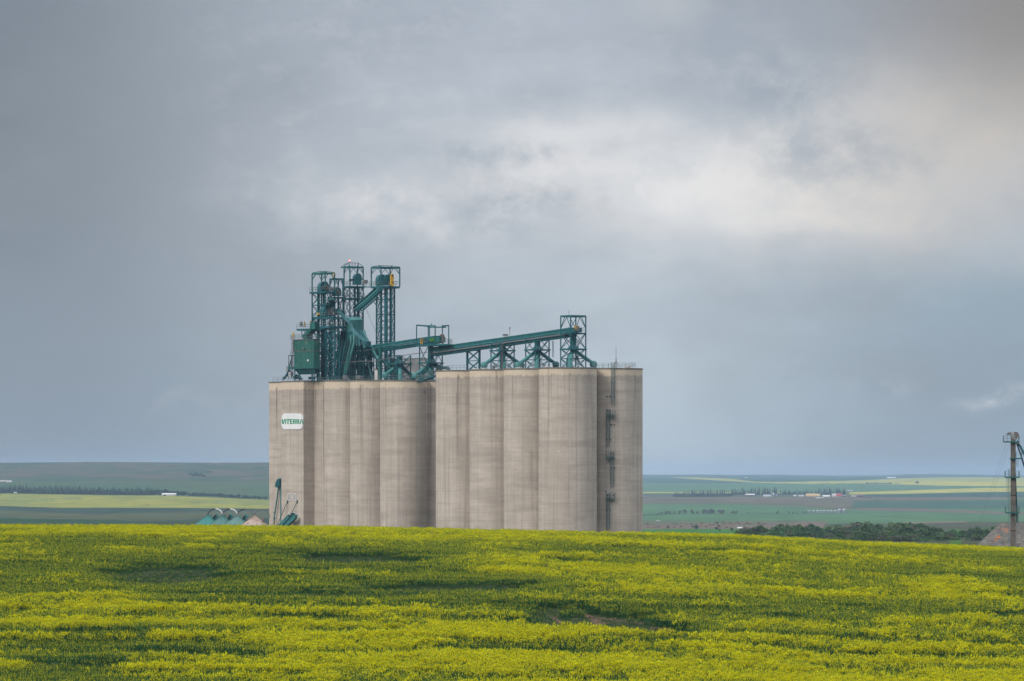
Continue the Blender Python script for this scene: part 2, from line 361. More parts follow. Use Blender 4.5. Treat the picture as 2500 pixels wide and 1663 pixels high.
def crop_color(px, y, Y, X):
    C = np.zeros((len(px), 3)); C[:] = (.055, .115, .040)
    n = fbm(px/170., y/9., 4, 41); n2 = fbm(px/60., y/3., 3, 47)
    def put(mask, c, c2=None):
        c = np.array(c); cc = c if c2 is None else c+(np.array(c2)-c)*np.clip((n[:, None]-.3)/.4, 0, 1)
        C[mask] = (cc if cc.ndim == 1 else cc[mask])
    li = np.interp
    # --- left of the elevator
    lf = px < 1120
    put(lf, (.045, .085, .045), (.085, .100, .060))
    put(lf & (y < 1172), (.04, .095, .055), (.10, .105, .075))
    put(lf & (y < 1158+n*22) & (n2 > .52), (.115, .105, .08))
    a = li(px, [0, 230, 400, 657, 1100], [1205, 1209, 1210, 1221, 1236]); b = li(px, [0, 145, 285, 430, 657, 1100], [1235, 1240, 1240, 1240, 1242, 1246])
    put(lf & (y > 1176) & (y <= a), (.05, .115, .055), (.075, .125, .06))
    put(lf & (y > a) & (y <= b), (.245, .275, .060), (.33, .33, .055))
    put(lf & (y > a+6) & (y < b-6) & (n2 > .63), (.18, .23, .07))
    put(lf & (y > b), (.028, .062, .045), (.045, .082, .05))
    put(lf & (y > b) & (abs(y-li(px, [0, 300, 657, 900], [1256, 1263, 1255, 1250])) < 5+n*6), (.085, .105, .055))
    put(lf & (y > li(px, [0, 300, 420], [1265, 1270, 1292])), (.020, .07, .030))
    put(lf & (y > 1276), (.05, .075, .035))
    put(lf & (abs(y-li(px, [240, 300, 400, 520], [1256, 1248, 1243, 1241.5])) < .8) & (px > 200) & (px < 560), (.03, .05, .03))
    # --- right of it
    rt = px >= 1120
    put(rt & (y < 1166), (.06, .10, .06))
    put(rt & (y >= 1163.5) & (y < 1181), (.035, .095, .05))
    put(rt & (y >= 1180) & (y < 1207), (.085, .185, .085))
    ye, yg = (.50, .46, .065), (.36, .38, .085)
    def strip(x0, top, bot, xs, c=ye, c2=yg):
        put(rt & (px >= xs[0]) & (px <= xs[-1]) & (y >= li(px, xs, top)) & (y <= li(px, xs, bot)), c, c2)
    strip(0, [1165.5, 1165.5, 1169, 1175.5, 1177, 1176.5, 1175, 1173, 1168, 1165.5, 1165.5], [1166, 1170, 1175.5, 1178, 1179.5, 1181, 1182, 1182, 1183, 1186, 1188], [1635, 1700, 1790, 1835, 1880, 1940, 2000, 2100, 2200, 2300, 2700])
    put(rt & (px > 2040) & (px < 2180) & (y > 1180.5) & (y < 1182), (.05, .09, .05))
    strip(0, [1201, 1201.5], [1204.2, 1204.2], [1120, 1905])
    strip(0, [1202.5, 1198, 1191.5, 1189], [1207.5, 1206, 1201.5, 1199], [2060, 2200, 2400, 2700])
    put(rt & (y > li(px, [1120, 1905, 2060, 2200, 2400, 2700], [1204.2, 1204.2, 1207.5, 1206, 1201.5, 1199])) & (y < 1216), (.06, .095, .055), (.085, .115, .06))
    put(rt & (px > 2080) & (y > li(px, [2060, 2200, 2400, 2700], [1207.5, 1206, 1201.5, 1199])) & (y < 1222), (.03, .085, .05))
    put(rt & (y >= 1214) & (y < li(px, [1120, 1800, 1950, 2060, 2150, 2300, 2700], [1231, 1231, 1237, 1246, 1238, 1222, 1214])), (.115, .115, .065), (.15, .125, .085))
    put(rt & (y >= li(px, [1120, 1800, 1950, 2060, 2150, 2300, 2700], [1231, 1231, 1237, 1246, 1238, 1222, 1214])), (.07, .165, .065), (.085, .19, .075))
    put(rt & (px > 2080) & (y > 1222) & (y < 1242), (.035, .105, .06), (.06, .11, .06))
    put(rt & (px > 2090) & (abs(y-li(px, [2090, 2250, 2500], [1242, 1246, 1254])) < 3.5*n+1.5), (.15, .115, .095))
    put(rt & (px < 2000) & (abs(y-li(px, [1560, 1640, 2000], [1258.5, 1255.5, 1254.5])) < li(px, [1560, 1650], [1.8, .5])), (.035, .06, .035))
    put(rt & (px < 2020) & (y > 1271+n*4) & (y < 1292), (.185, .13, .105), (.13, .125, .075))
    put(rt & (px < 2010) & (y > 1270) & (y < 1281) & (n2 > .55), (.09, .12, .065))
    put(rt & (px < 2010) & (y >= 1291.5), (.045, .17, .022))
    put(rt & (px >= 2010) & (y > li(px, [2010, 2250, 2330, 2500], [1279, 1277, 1275, 1273])), (.060, .075, .035), (.085, .09, .045))
    put(rt & (px > 2200) & (px < 2360) & (abs(y-li(px, [2200, 2500], [1276, 1272])) < 1.2), (.23, .18, .14))
    put(rt & (px > 2320) & (px < 2345) & (y > 1293), (.06, .15, .025))
    k = (.86+.3*n2+.16*(fbm(px/900., y/1.1, 2, 71)-.5))[:, None]
    return C*k*FIELDK
def make_terrain():
    rows = np.concatenate([np.arange(-300, 400, 50), np.arange(400, 760, 2.), np.arange(760, 1000, 10.), np.arange(1000, 1300, 25.),
                           np.arange(1300, 4500, 50), np.arange(4500, 13000, 24), np.arange(13000, 34001, 110)])
    cols = np.concatenate([np.linspace(-.35, -.115, 16)[:-1], np.linspace(-.115, .115, 620), np.linspace(.115, .35, 16)[1:]])
    Xg = cols[None, :]*(np.maximum(rows, 0)[:, None]+260*np.clip(1-np.maximum(rows, 0)[:, None]/1300, 0, 1)+1); Yg = np.repeat(rows[:, None], len(cols), 1)
    x, y = Xg.ravel(), Yg.ravel(); z = terrain(x, y)
    nr, nc = Xg.shape
    idx = np.arange(nr*nc).reshape(nr, nc)
    q = np.stack([idx[:-1, :-1], idx[:-1, 1:], idx[1:, 1:], idx[1:, :-1]], -1).reshape(-1, 4)
    me = bpy.data.meshes.new('ground')
    me.vertices.add(nr*nc); me.vertices.foreach_set('co', np.stack([x, y, z], 1).astype(np.float32).ravel())
    me.loops.add(q.size); me.loops.foreach_set('vertex_index', q.ravel().astype(np.int32))
    me.polygons.add(len(q)); me.polygons.foreach_set('loop_start', np.arange(0, q.size, 4, dtype=np.int32))
    me.polygons.foreach_set('use_smooth', np.ones(len(q), bool))
    me.update(calc_edges=True)
    px = HX+F*x/np.maximum(y, 600); py = HY-F*z/np.maximum(y, 600)
    c = crop_color(px, py, y, x)
    near = y < 1290
    c[near] = np.where((dirt_mask(x[near], y[near]) > .35)[:, None], np.array([[.105, .070, .050]]), np.array([[.040, .050, .020]]))
    a = me.color_attributes.new('field', 'FLOAT_COLOR', 'POINT')
    a.data.foreach_set('color', np.concatenate([c, np.ones((len(c), 1))], 1).astype(np.float32).ravel())
    m, t, b = material('field_ground', 1., 0, .05)
    at = t.node('ShaderNodeVertexColor', layer_name='field').outputs[0]
    p = geo(t)
    f = t.noise(t.vmul(p, (.02, .004, 0)), 1., 5, .6)
    hs = t.node('ShaderNodeHueSaturation'); t.l.new(at, hs.inputs['Color']); t.l.new(t.mapr(f, .3, .7, .82, 1.2), hs.inputs['Value'])
    t.l.new(hs.outputs[0], b.inputs['Base Color'])
    me.materials.append(m)
    o = bpy.data.objects.new('ground', me); COL.objects.link(o); tag(o, kind='structure')
# ---------------------------------------------------------------- canola
_dd = np.arange(402., 760., 1.)
def field_pt(px, py, h=.7):                                          # photo pixel on the crop canopy -> X, Y
    X = (px-HX)/F*_dd; y = HY-F*(terrain_s(X, _dd)+h)/_dd
    i = np.argmin(np.where(_dd < 722, abs(y-py), 1e9)); return X[i], _dd[i]
def terrain_s(X, Y):
    pc = HX+F*X/np.clip(Y, 400., 720.); K = np.interp(pc, *CREST)-HY; zc = -K*720/F-CROP; c = (zc+K/F*320+18.6)/102400.; d = Y-720
    return zc-K/F*d-c*d*d
# px, py, half width px, half depth m, strength (- green, + bloom)
PATCH = [(700, 1395, 480, 55, -.5), (1080, 1425, 330, 30, -.5), (250, 1360, 300, 40, -.25), (1250, 1625, 1400, 7, .35), (400, 1392, 170, 20, -1.), (330, 1330, 260, 16, -.35), (120, 1350, 150, 20, -.3), (640, 1440, 260, 9, -.75), (760, 1350, 280, 16, -.8), (980, 1352, 260, 8, -.7),
         (1090, 1430, 230, 14, -.7), (1380, 1345, 180, 12, -.6), (1380, 1368, 130, 8, -.75), (1230, 1480, 170, 9, -.35), (1360, 1490, 90, 10, -.9), (1480, 1518, 140, 15, -2.1), (1610, 1536, 130, 10, -1.8), (900, 1364, 185, 15, -2.3), (1340, 1505, 60, 14, -1.6),
         (330, 1545, 230, 4, -.6), (170, 1630, 170, 4, -.7), (560, 1600, 240, 3, -.55), (2240, 1400, 150, 10, -.45), (2000, 1560, 160, 5, -.4), (1800, 1405, 200, 8, -.2), (1950, 1470, 120, 6, -.35),
         (1700, 1395, 200, 14, .35), (1560, 1445, 260, 8, .55), (1250, 1330, 120, 10, .4), (400, 1300, 400, 10, .75), (250, 1312, 300, 12, .4), (1500, 1600, 700, 4, .45), (2050, 1590, 500, 3, .5),
         (900, 1560, 400, 4, .35), (1100, 1545, 260, 3, .5), (2200, 1340, 300, 25, .25), (300, 1500, 260, 6, .3), (1850, 1340, 260, 20, .25)]
DIRT = [((1425, 1497), (1490, 1508), .9), ((1490, 1508), (1560, 1519), .8), ((1565, 1524), (1660, 1539), .8), ((1440, 1500), (1460, 1521), .8), ((1452, 1522), (1478, 1521), .7),
        ((1462, 1527), (1470, 1540), .6), ((1350, 1500), (1370, 1525), .6), ((1640, 1538), (1665, 1545), .6), ((730, 1359), (880, 1353), 1.5), ((930, 1352), (1055, 1351), 1.8), ((1020, 1350), (1058, 1358), .6),
        ((1195, 1348), (1230, 1350), .8), ((375, 1424), (400, 1424), .7), ((385, 1389), (395, 1389), .5), ((1360, 1374), (1372, 1376), .6), ((1400, 1508), (1425, 1510), .5)]
def dirt_mask(X, Y):
    r = np.zeros(len(X)); sel = (Y > 400) & (Y < 760)
    x, y = X[sel], Y[sel]; m = np.zeros(len(x)); wob = (fbm(x/1.3, y/1.8, 3, 91)-.5)*2.
    for p, q, wd in DIRT:
        ax, ay = field_pt(*p, .05); bx, by = field_pt(*q, .05)
        dx, dy = bx-ax, by-ay; L2 = dx*dx+dy*dy+1e-6
        u = np.clip(((x-ax)*dx+(y-ay)*dy)/L2, 0, 1)
        dist = np.hypot(x-ax-u*dx, (y-ay-u*dy)*.42)
        m = np.maximum(m, np.clip(1.25-dist/(wd*.62)+wob*.95, 0, 1))
    r[sel] = m; return r
def canola():
    mats = []
    for nm, c, c2 in (('canola_bloom', (.64, .575, .006), (.56, .535, .010)), ('canola_bud', (.28, .34, .022), (.20, .27, .022)), ('canola_leaf', (.023, .082, .034), (.036, .108, .040)), ('canola_stem', (.06, .125, .035), (.045, .10, .03))):
        m, t, b = material(nm, .9, 0, 0.)
        col = t.mix(t.mapr(t.noise(geo(t), .9, 3), .35, .65), c, c2)
        hs = t.node('ShaderNodeHueSaturation'); t.l.new(col, hs.inputs['Color']); t.l.new(t.mapr(objrand(t), 0, 1, .8, 1.2), hs.inputs['Value'])
        t.l.new(hs.outputs[0], b.inputs['Base Color']); mats.append(m)
    src = bpy.data.collections.new('canola_plants')
    r = random.Random(3)
    def spindle(mb, c, h, rad, m):
        tilt = Vector((r.gauss(0, .15), r.gauss(0, .15), 1)).normalized(); a0 = r.random()*6.3
        ring = [c+Vector((math.cos(a0+k*1.5708), math.sin(a0+k*1.5708), 0))*rad*r.uniform(.7, 1.25)+tilt*h*r.uniform(.3, .5) for k in range(4)]
        vs = [c]+ring+[c+tilt*h]
        mb.add(vs, [(0,2,1),(0,3,2),(0,4,3),(0,1,4),(1,2,5),(2,3,5),(3,4,5),(4,1,5)], m)
    def leaf(mb, c, ln, wd, m):
        a = r.random()*6.283; d = Vector((math.cos(a), math.sin(a), r.uniform(-.5, .5))).normalized(); s = d.cross(UP).normalized()*wd/2
        mb.add([c, c+d*ln*.5+s, c+d*ln, c+d*ln*.5-s], [(0,1,2,3)], m)
    # (number of plants, share in bloom, racemes, bloom size, height, leaves)
    kinds = [(10, .95, 4, .85, 1.10, 4), (10, .85, 4, .85, 1.06, 5), (9, .9, 4, .8, 1.14, 4),
             (9, .6, 3, .75, 1.0, 6), (9, .5, 3, .7, .98, 7), (9, .45, 3, .75, 1.04, 6),
             (9, .22, 2, .6, .92, 8), (9, .15, 2, .55, .96, 8), (8, .05, 2, .5, .86, 9),
             (6, 0, 0, 0, .36, 10), (5, 0, 0, 0, .26, 8)]
    for ki, (n, share, nr0, bs, h, nl) in enumerate(kinds):
        mb = MB()
        for i in range(n):
            nr = nr0 if i < n*share or r.random() < share*.3 else 0
            b = Vector((r.uniform(-.34, .34), r.uniform(-.34, .34), 0)); hh = h*r.uniform(.80, 1.14)
            top = b+Vector((r.gauss(0, .07), r.gauss(0, .07), hh))
            mb.add([b+Vector((.012, 0, 0)), b+Vector((-.012, .01, 0)), top], [(0, 1, 2)], 3)
            for j in range(nl):
                z = r.uniform(.12, .86)*hh; leaf(mb, b+(top-b)*z/hh, r.uniform(.12, .3)*(1.1-.5*z/hh), r.uniform(.05, .12), 2)
            for j in range(max(nr, 1) if h > .5 else 0):
                o = Vector((r.gauss(0, .10), r.gauss(0, .10), -abs(r.gauss(0, .10)))) if j else Vector((0, 0, 0))
                q = top+o; mb.add([top-(top-b)*.35, top-(top-b)*.35+Vector((.012, .012, 0)), q+Vector((0, 0, .08))], [(0, 1, 2)], 3)
                if nr: spindle(mb, q-Vector((0, 0, .10)), r.uniform(.15, .25)*bs, r.uniform(.032, .05)*bs, 0)
                spindle(mb, q+Vector((0, 0, .05*bs)), r.uniform(.06, .13), .016, 1 if nr else 3)
        me = bpy.data.meshes.new('canola_plant'); me.from_pydata(mb.v, [], mb.f)
        for m in mats: me.materials.append(m)
        me.polygons.foreach_set('material_index', mb.m)
        o = bpy.data.objects.new('canola_%02d' % ki, me); src.objects.link(o)
    step = .50
    P = []
    for y in np.arange(404, 775, step):
        hw = .142*y+12; x = np.arange(-hw, hw, step); P.append(np.stack([x+rng.uniform(-.25, .25, len(x)), y+rng.uniform(-.25, .25, len(x))], 1))
    P = np.concatenate(P); x, y = P[:, 0], P[:, 1]
    sc = (fbm(x/9., (y+.3*x)/4.0, 4, 51)-.5)*2.0+(fbm(x/40., y/26., 3, 61)-.5)*1.5+(fbm(x/2.2, y/1.4, 2, 81)-.5)*1.2+BLOOM
    # seed rows run almost across the slope: faint long stripes, clearest near the bottom
    sc = sc+(fbm(x/20., (y+.10*x)/1.7, 3, 101)-.5)*2.8*np.clip((560-y)/100., .28, 1)
    for px, py, rx, ry, k in PATCH:
        cx, cy = field_pt(px, py); wx = rx*cy/F
        wob = (fbm(x/6., y/5., 3, int(px))-.5)*.9
        e = ((x-cx)/wx)**2+((y-cy)/ry)**2
        sc = sc+k*np.clip(1.15-e+wob, 0, 1)*1.0
    sc = sc+.5*np.clip((y-690)/20., 0, 1)
    dm = dirt_mask(x, y)
    u = rng.uniform(-.42, .42, len(x)); s2 = sc+u
    fam = np.where(s2 > .42, 0, np.where(s2 > .02, 1, np.where(s2 > -1.55, 2, 3)))
    fam = np.where((dm > .05) & (fam < 3), 3, fam)
    idx = np.where(fam == 3, 9+rng.integers(0, 2, len(x)), fam*3+rng.integers(0, 3, len(x)))
    keep = (dm < .42) | (rng.random(len(x)) < .30)
    keep &= ~((s2 < -1.9) & (rng.random(len(x)) < .35))
    x, y, idx, sc = x[keep], y[keep], idx[keep], sc[keep]
    z = terrain(x, y)-.03
    me = bpy.data.meshes.new('canola_crop'); n = len(x)
    me.vertices.add(n); me.vertices.foreach_set('co', np.stack([x, y, z], 1).astype(np.float32).ravel())
    for nm, ty, va in (('kind_index', 'INT', idx.astype(np.int32)), ('turn', 'FLOAT', rng.uniform(0, 6.283, n).astype(np.float32)), ('size', 'FLOAT', (rng.uniform(.86, 1.14, n)*np.interp(sc, [-1.7, -.5, .6], [.5, .96, 1.08])).astype(np.float32))):
        a = me.attributes.new(nm, ty, 'POINT'); a.data.foreach_set('value', va)
    o = bpy.data.objects.new('canola_crop', me); COL.objects.link(o)
    tag(o, 'yellow flowering canola crop covering the foreground hillside with greener patches', 'crop', kind='stuff')
    for m in mats: me.materials.append(m)
    g = bpy.data.node_groups.new('canola_scatter', 'GeometryNodeTree')
    g.interface.new_socket('Geometry', in_out='INPUT', socket_type='NodeSocketGeometry'); g.interface.new_socket('Geometry', in_out='OUTPUT', socket_type='NodeSocketGeometry')
    N = g.nodes; gi = N.new('NodeGroupInput'); go = N.new('NodeGroupOutput')
    ci = N.new('GeometryNodeCollectionInfo'); ci.inputs['Collection'].default_value = src; ci.inputs['Separate Children'].default_value = True; ci.inputs['Reset Children'].default_value = True
    ip = N.new('GeometryNodeInstanceOnPoints'); ip.inputs['Pick Instance'].default_value = True
    def attr(nm, ty):
        a = N.new('GeometryNodeInputNamedAttribute'); a.data_type = ty; a.inputs['Name'].default_value = nm; return a.outputs['Attribute']
    cx = N.new('ShaderNodeCombineXYZ'); g.links.new(attr('turn', 'FLOAT'), cx.inputs[2])
    g.links.new(gi.outputs[0], ip.inputs['Points']); g.links.new(ci.outputs[0], ip.inputs['Instance'])
    g.links.new(attr('kind_index', 'INT'), ip.inputs['Instance Index']); g.links.new(cx.outputs[0], ip.inputs['Rotation']); g.links.new(attr('size', 'FLOAT'), ip.inputs['Scale'])
    g.links.new(ip.outputs[0], go.inputs[0])
    md = o.modifiers.new('scatter', 'NODES'); md.node_group = g
make_terrain()
if CROPS: canola()
# ================================================================ haze
def haze():
    mb = MB(); mb.hexa([(-13000, -320, -75), (13000, -320, -75), (13000, 34500, -75), (-13000, 34500, -75), (-13000, -320, 55), (13000, -320, 55), (13000, 34500, 55), (-13000, 34500, 55)])
    m = bpy.data.materials.new('haze'); m.use_nodes = True; t = NT(m.node_tree)
    m.node_tree.nodes.remove(m.node_tree.nodes['Principled BSDF'])
    v = t.node('ShaderNodeVolumePrincipled'); v.inputs['Color'].default_value = (.52, .74, 1., 1); v.inputs['Density'].default_value = HAZE; v.inputs['Anisotropy'].default_value = 0.
    t.l.new(v.outputs[0], m.node_tree.nodes['Material Output'].inputs['Volume'])
    o = mb.build('haze', m); tag(o, kind='stuff')
if HAZE > 0: haze()
# ================================================================ concrete elevator
def silo_mb(c, r, z1, n=72):
    mb = MB(); mb.lathe(c, [(r, ZB), (r, z1)], n); return mb
def cap_mb(c, r, z, n=48):
    mb = MB(); mb.lathe(c, [(r+.12, z), (r+.12, z+.22), (r-.05, z+.26)], n); return mb
def dep(px, b): return A_of(px, b)
low = thing('grain_elevator', 'lower left block of ribbed grey concrete grain silos carrying the white company sign', 'silos', L(A_of(850, 60), 60, ZB))
high = thing('grain_elevator', 'taller right block of round grey concrete grain silos with the caged ladder', 'silos', L(-215, 71, ZB))
cl, ch = M['concrete_low'], M['concrete_high']
k = 0
for px in (850, 913, 987):
    a = A_of(px, 0); zl = zat({850: 930.6, 913: 930.2, 987: 930.4}[px], L(a, -61))
    for b in (0, 104 if px < 950 else 84):
        silo_mb(L(a, b), 61.7*S, zl-.05).build('silo', cl, low, True); cap_mb(L(a, b), 61.7*S, zl-.05+.003*k).build('roof_cap', M['roofgrey'], low); k += 1
zH = zat(932.2, L(A_of(700, -62), -62)); aC = A_of(850, 0); aM0 = A_of(657, -28); aB0 = A_of(687, -62); aB1 = A_of(741, -62)
mb = MB(); mb.box(aM0, aC, -28, 160, ZB, zH-.06); mb.build('headhouse', cl, low)
mb = MB(); mb.box(aB0, aB1, -62, -27, ZB, zH-.05); mb.build('stair_tower', cl, low)
mb = MB(); mb.box(aM0-1, aC-10, -29.2, 161, zH-.055, zH+.19); mb.build('roof_cap', M['roofgrey'], low)
mb = MB(); mb.box(aB0-1, aB1+1, -63.2, -30, zH-.045, zH+.205); mb.build('roof_cap', M['roofgrey'], low)
mb = MB(); mb.box(aC-20, A_of(987, 0), 10, 113, ZB, zL-.09); mb.build('core_wall', cl, low)
for i in range(4):
    for b in (0, 142):
        silo_mb(L(-142*i, b), 71.4*S, zR-.05).build('silo', ch, high, True); cap_mb(L(-142*i, b), 71.4*S, zR-.05+.003*k).build('roof_cap', M['roofgrey'], high); k += 1
mb = MB(); mb.box(-426, 0, 20, 122, ZB, zR-.09); mb.build('core_wall', ch, high)
for x0 in (703.5, 716.5):                                      # louvres under the sign
    mb = MB(); p, q = pt(x0, 1206, -62), pt(x0+7, 1222, -62)
    n = -PV*.07
    for c0, c1 in ((pt(x0, 1206, -62), pt(x0, 1222, -62)), (pt(x0+7, 1206, -62), pt(x0+7, 1222, -62)), (pt(x0, 1206, -62), pt(x0+7, 1206, -62)), (pt(x0, 1222, -62), pt(x0+7, 1222, -62))): mb.beam(c0+n, c1+n, .1, .12)
    o = mb.build('louvre', M['whitepaint'], low)
    mb = MB()
    for i in range(9): mb.beam(pt(x0+.3, 1207.2+i*1.75, -62)+n*.4, pt(x0+6.7, 1207.2+i*1.75, -62)+n*.4, .06, .1)
    mb.build('slats', M['shed'], o)
# ---------------------------------------------------------------- sign
sg = thing('company_sign', 'white barrel-shaped sign with green company lettering high on the left concrete tower', 'sign', pt(714, 1029, -62))
def sgz(zx, zy, b): return pt(660+zx/19.6, 990+zy/19.6, b)
half = [(660, 385), (1470, 385), (1535, 470), (1573, 600), (1586, 762), (1573, 925), (1535, 1050), (1460, 1140), (660, 1140), (585, 1055), (545, 925), (530, 762), (545, 600), (585, 470)]
mb = MB(); mb.extrude([sgz(x, y, -62.15) for x, y in half], -PV*.10); mb.build('panel', M['signwhite'], sg)
let = {'V': [[(545, 655), (592, 655), (622, 780), (600, 885), (572, 885)], [(668, 655), (712, 655), (650, 885), (612, 885)]],
       'I': [[(722, 655), (766, 655), (758, 885), (712, 885)]],
       'T': [[(782, 655), (925, 655), (925, 700), (782, 700)], [(828, 700), (872, 700), (866, 885), (822, 885)]],
       'E': [[(938, 655), (984, 655), (984, 885), (938, 885)], [(984, 655), (1066, 655), (1066, 698), (984, 698)], [(984, 748), (1060, 748), (1060, 788), (984, 788)], [(984, 842), (1066, 842), (1066, 885), (984, 885)]]}
def rr(x): return [[(x, 655), (x+44, 655), (x+44, 885), (x, 885)], [(x+44, 655), (x+112, 655), (x+136, 680), (x+94, 697), (x+44, 697)], [(x+136, 680), (x+140, 750), (x+118, 785), (x+96, 752), (x+94, 697)], [(x+44, 752), (x+96, 752), (x+118, 785), (x+44, 792)], [(x+64, 789), (x+112, 787), (x+142, 885), (x+92, 885)]]
let['R'] = rr(1090)+rr(1250)
let['A'] = [[(1462, 655), (1500, 655), (1448, 885), (1402, 885)], [(1506, 655), (1540, 655), (1574, 870), (1552, 885), (1530, 885)]]
for chh, polys in let.items():
    mb = MB()
    for pl in polys: mb.extrude([sgz(x, y, -63.3) for x, y in pl], -PV*.03)
    mb.build('letter', M['signgreen'], sg)
# ================================================================ lattice kit
def corners(pxl, A, B, b):
    a0 = A_of(pxl, b); La, Lb = A/.6, B/.8
    return [L(a0, b), L(a0+La, b), L(a0+La, b+Lb), L(a0, b+Lb)]
def at(c, z): return Vector((c.x, c.y, z))
def ymap(c): return lambda py: zat(py, c[1])
def posts(mb, cs, z0, z1, w=.22):
    for c in cs: mb.beam(at(c, z0), at(c, z1), w)
def ring(mb, cs, z, w=.16, h=None):
    for i in range(4): mb.beam(at(cs[i], z), at(cs[(i+1) % 4], z), w, h)
def xbrace(mb, cs, z0, z1, w=.11, faces=(0,1,2,3), style='X'):
    for i in faces:
        p, q = cs[i], cs[(i+1) % 4]
        if style in ('X', '/'): mb.beam(at(p, z0), at(q, z1), w)
        if style in ('X', '\\'): mb.beam(at(q, z0), at(p, z1), w)
        if style == 'K': m = (p+q)/2; mb.beam(at(p, z0), at(m, z1), w); mb.beam(at(q, z0), at(m, z1), w)
        if style == 'V': m = (p+q)/2; mb.beam(at(p, z1), at(m, z0), w); mb.beam(at(q, z1), at(m, z0), w)
def tower(mb, cs, z0, z1, n, w=.22, wb=.11, style='X', faces=(0,1,2,3)):
    posts(mb, cs, z0, z1, w)
    for k in range(n):
        a, b = z0+(z1-z0)*k/n, z0+(z1-z0)*(k+1)/n
        ring(mb, cs, b-.02*k, w*.75); xbrace(mb, cs, a, b, wb, faces, style if style != 'Z' else ('/' if k % 2 else '\\'))
def grow(cs, e):                                               # e in 0.09 m units, outwards
    c = (cs[0]+cs[2])/2; e *= S
    a = lambda i, s, u: cs[i]+DV*e*s+PV*e*u
    return [a(0, -1, -1), a(1, 1, -1), a(2, 1, 1), a(3, -1, 1)]
def deck(mb, cs, z, h=.32):
    lo = [at(c, z-h) for c in cs]; hi = [at(c, z) for c in cs]; mb.hexa(lo+hi)
def railing(mb, pts, h=1.1, w=.06, gap=1.7, closed=False):
    pp = list(pts)+([pts[0]] if closed else [])
    for p, q in zip(pp[:-1], pp[1:]):
        p, q = Vector(p), Vector(q); n = max(1, round((q-p).length/gap))
        for k in range(n+1): s = p+(q-p)*k/n; mb.beam(s, s+UP*h, w)
        for hh in (h, h*.52): mb.beam(p+UP*hh, q+UP*hh, w)
def head_mb(c, r, wa, drop, n=20):                             # bucket elevator head: half round top, straight flanks; pulley axis along DV
    mb = MB(); c = Vector(c); o = []
    for j in range(n+1):
        t_ = math.pi*j/n; o.append(c+PV*r*math.cos(t_)+UP*r*math.sin(t_))
    o += [c-PV*r-UP*drop, c+PV*r-UP*drop]
    o = [p-DV*wa/2 for p in o]; mb.extrude(o, DV*wa)
    m2 = MB()                                                   # raised flange round the open side
    for s in (1,):
        q = []
        for j in range(n+1):
            t_ = math.pi*j/n; q.append(c+PV*(r+.09)*math.cos(t_)+UP*(r+.09)*math.sin(t_)+DV*(s*wa/2-.05))
        inn = [c+PV*(r-.03)*math.cos(math.pi*j/n)+UP*(r-.03)*math.sin(math.pi*j/n)+DV*(s*wa/2-.05) for j in range(n, -1, -1)]
        for j in range(n):
            m2.hexa([q[j], q[j+1], inn[n-1-j], inn[n-j]]+[x+DV*.1 for x in (q[j], q[j+1], inn[n-1-j], inn[n-j])])
    return mb, m2
def drive(parent, c, r, axis=DV, motor=True, mat='motor'):      # round gear guard with a motor beside it
    mb = MB(); mb.tube([c-axis*.25, c+axis*.25], r, 16); mb.tube([c+axis*.25, c+axis*.45], r*.45, 12)
    g = mb.build('gearbox', M[mat], parent, True)
    if motor:
        mb = MB(); d = c+axis*.35+PV*(r+.35)-UP*.25; mb.tube([d-PV*.1, d+PV*1.15], .34, 12); mb.tube([d+PV*1.15, d+PV*1.35], .25, 12); mb.beam(d-UP*.4, d+PV*.9-UP*.4, .5, .12)
        mb.build('motor', M['grey'], parent, True)
def hoist_frame(mb, cs, z0, z1, ridge, w=.22, over=0):
    posts(mb, cs, z0, z1, w); ring(mb, cs, z1, .2, .36)
    for i in range(4):                                          # knee braces
        p, q = cs[i], cs[(i+1) % 4]; e = (q-p)*.28
        mb.beam(at(p, z1-1.5), at(p+e, z1-.2), .1); mb.beam(at(q, z1-1.5), at(q-e, z1-.2), .1)
    if ridge:
        m0, m1 = (cs[0]+cs[1])/2, (cs[3]+cs[2])/2
        mids = [(cs[0]+cs[3])/2, (cs[1]+cs[2])/2]
        ra, rb = mids[0]+(mids[1]-mids[0])*.12, mids[0]+(mids[1]-mids[0])*.88
        ra, rb = m0+(m1-m0)*.16, m0+(m1-m0)*.84
        for a_, pr in ((ra, (cs[0], cs[1])), (rb, (cs[3], cs[2]))):
            for c in pr: mb.beam(at(c, z1+.2), at(a_, z1+ridge), .12)
            mb.beam(at(a_, z1), at(a_, z1+ridge), .14); mb.beam(at(pr[0], z1+.12), at(pr[1], z1+.12), .18, .22)
        mb.beam(at(ra, z1+ridge), at(rb, z1+ridge), .11)
        for f in (.33, .66): c = ra+(rb-ra)*f; mb.beam(at(c, z1), at(c, z1+ridge), .1)
def casing(parent, name, c, wa, wb, z0, z1, mat, bands=4):
    mb = MB(); c = Vector(c); u, v = DV*wa/2, PV*wb/2
    mb.hexa([at(c-u-v, z0), at(c+u-v, z0), at(c+u+v, z0), at(c-u+v, z0), at(c-u-v, z1), at(c+u-v, z1), at(c+u+v, z1), at(c-u+v, z1)])
    for k in range(1, bands+1):
        z = z0+(z1-z0)*k/(bands+1); e = 1.12
        mb.hexa([at(c-u*e-v*e, z), at(c+u*e-v*e, z), at(c+u*e+v*e, z), at(c-u*e+v*e, z), at(c-u*e-v*e, z+.1), at(c+u*e-v*e, z+.1), at(c+u*e+v*e, z+.1), at(c-u*e+v*e, z+.1)])
    return mb.build(name, mat, parent)
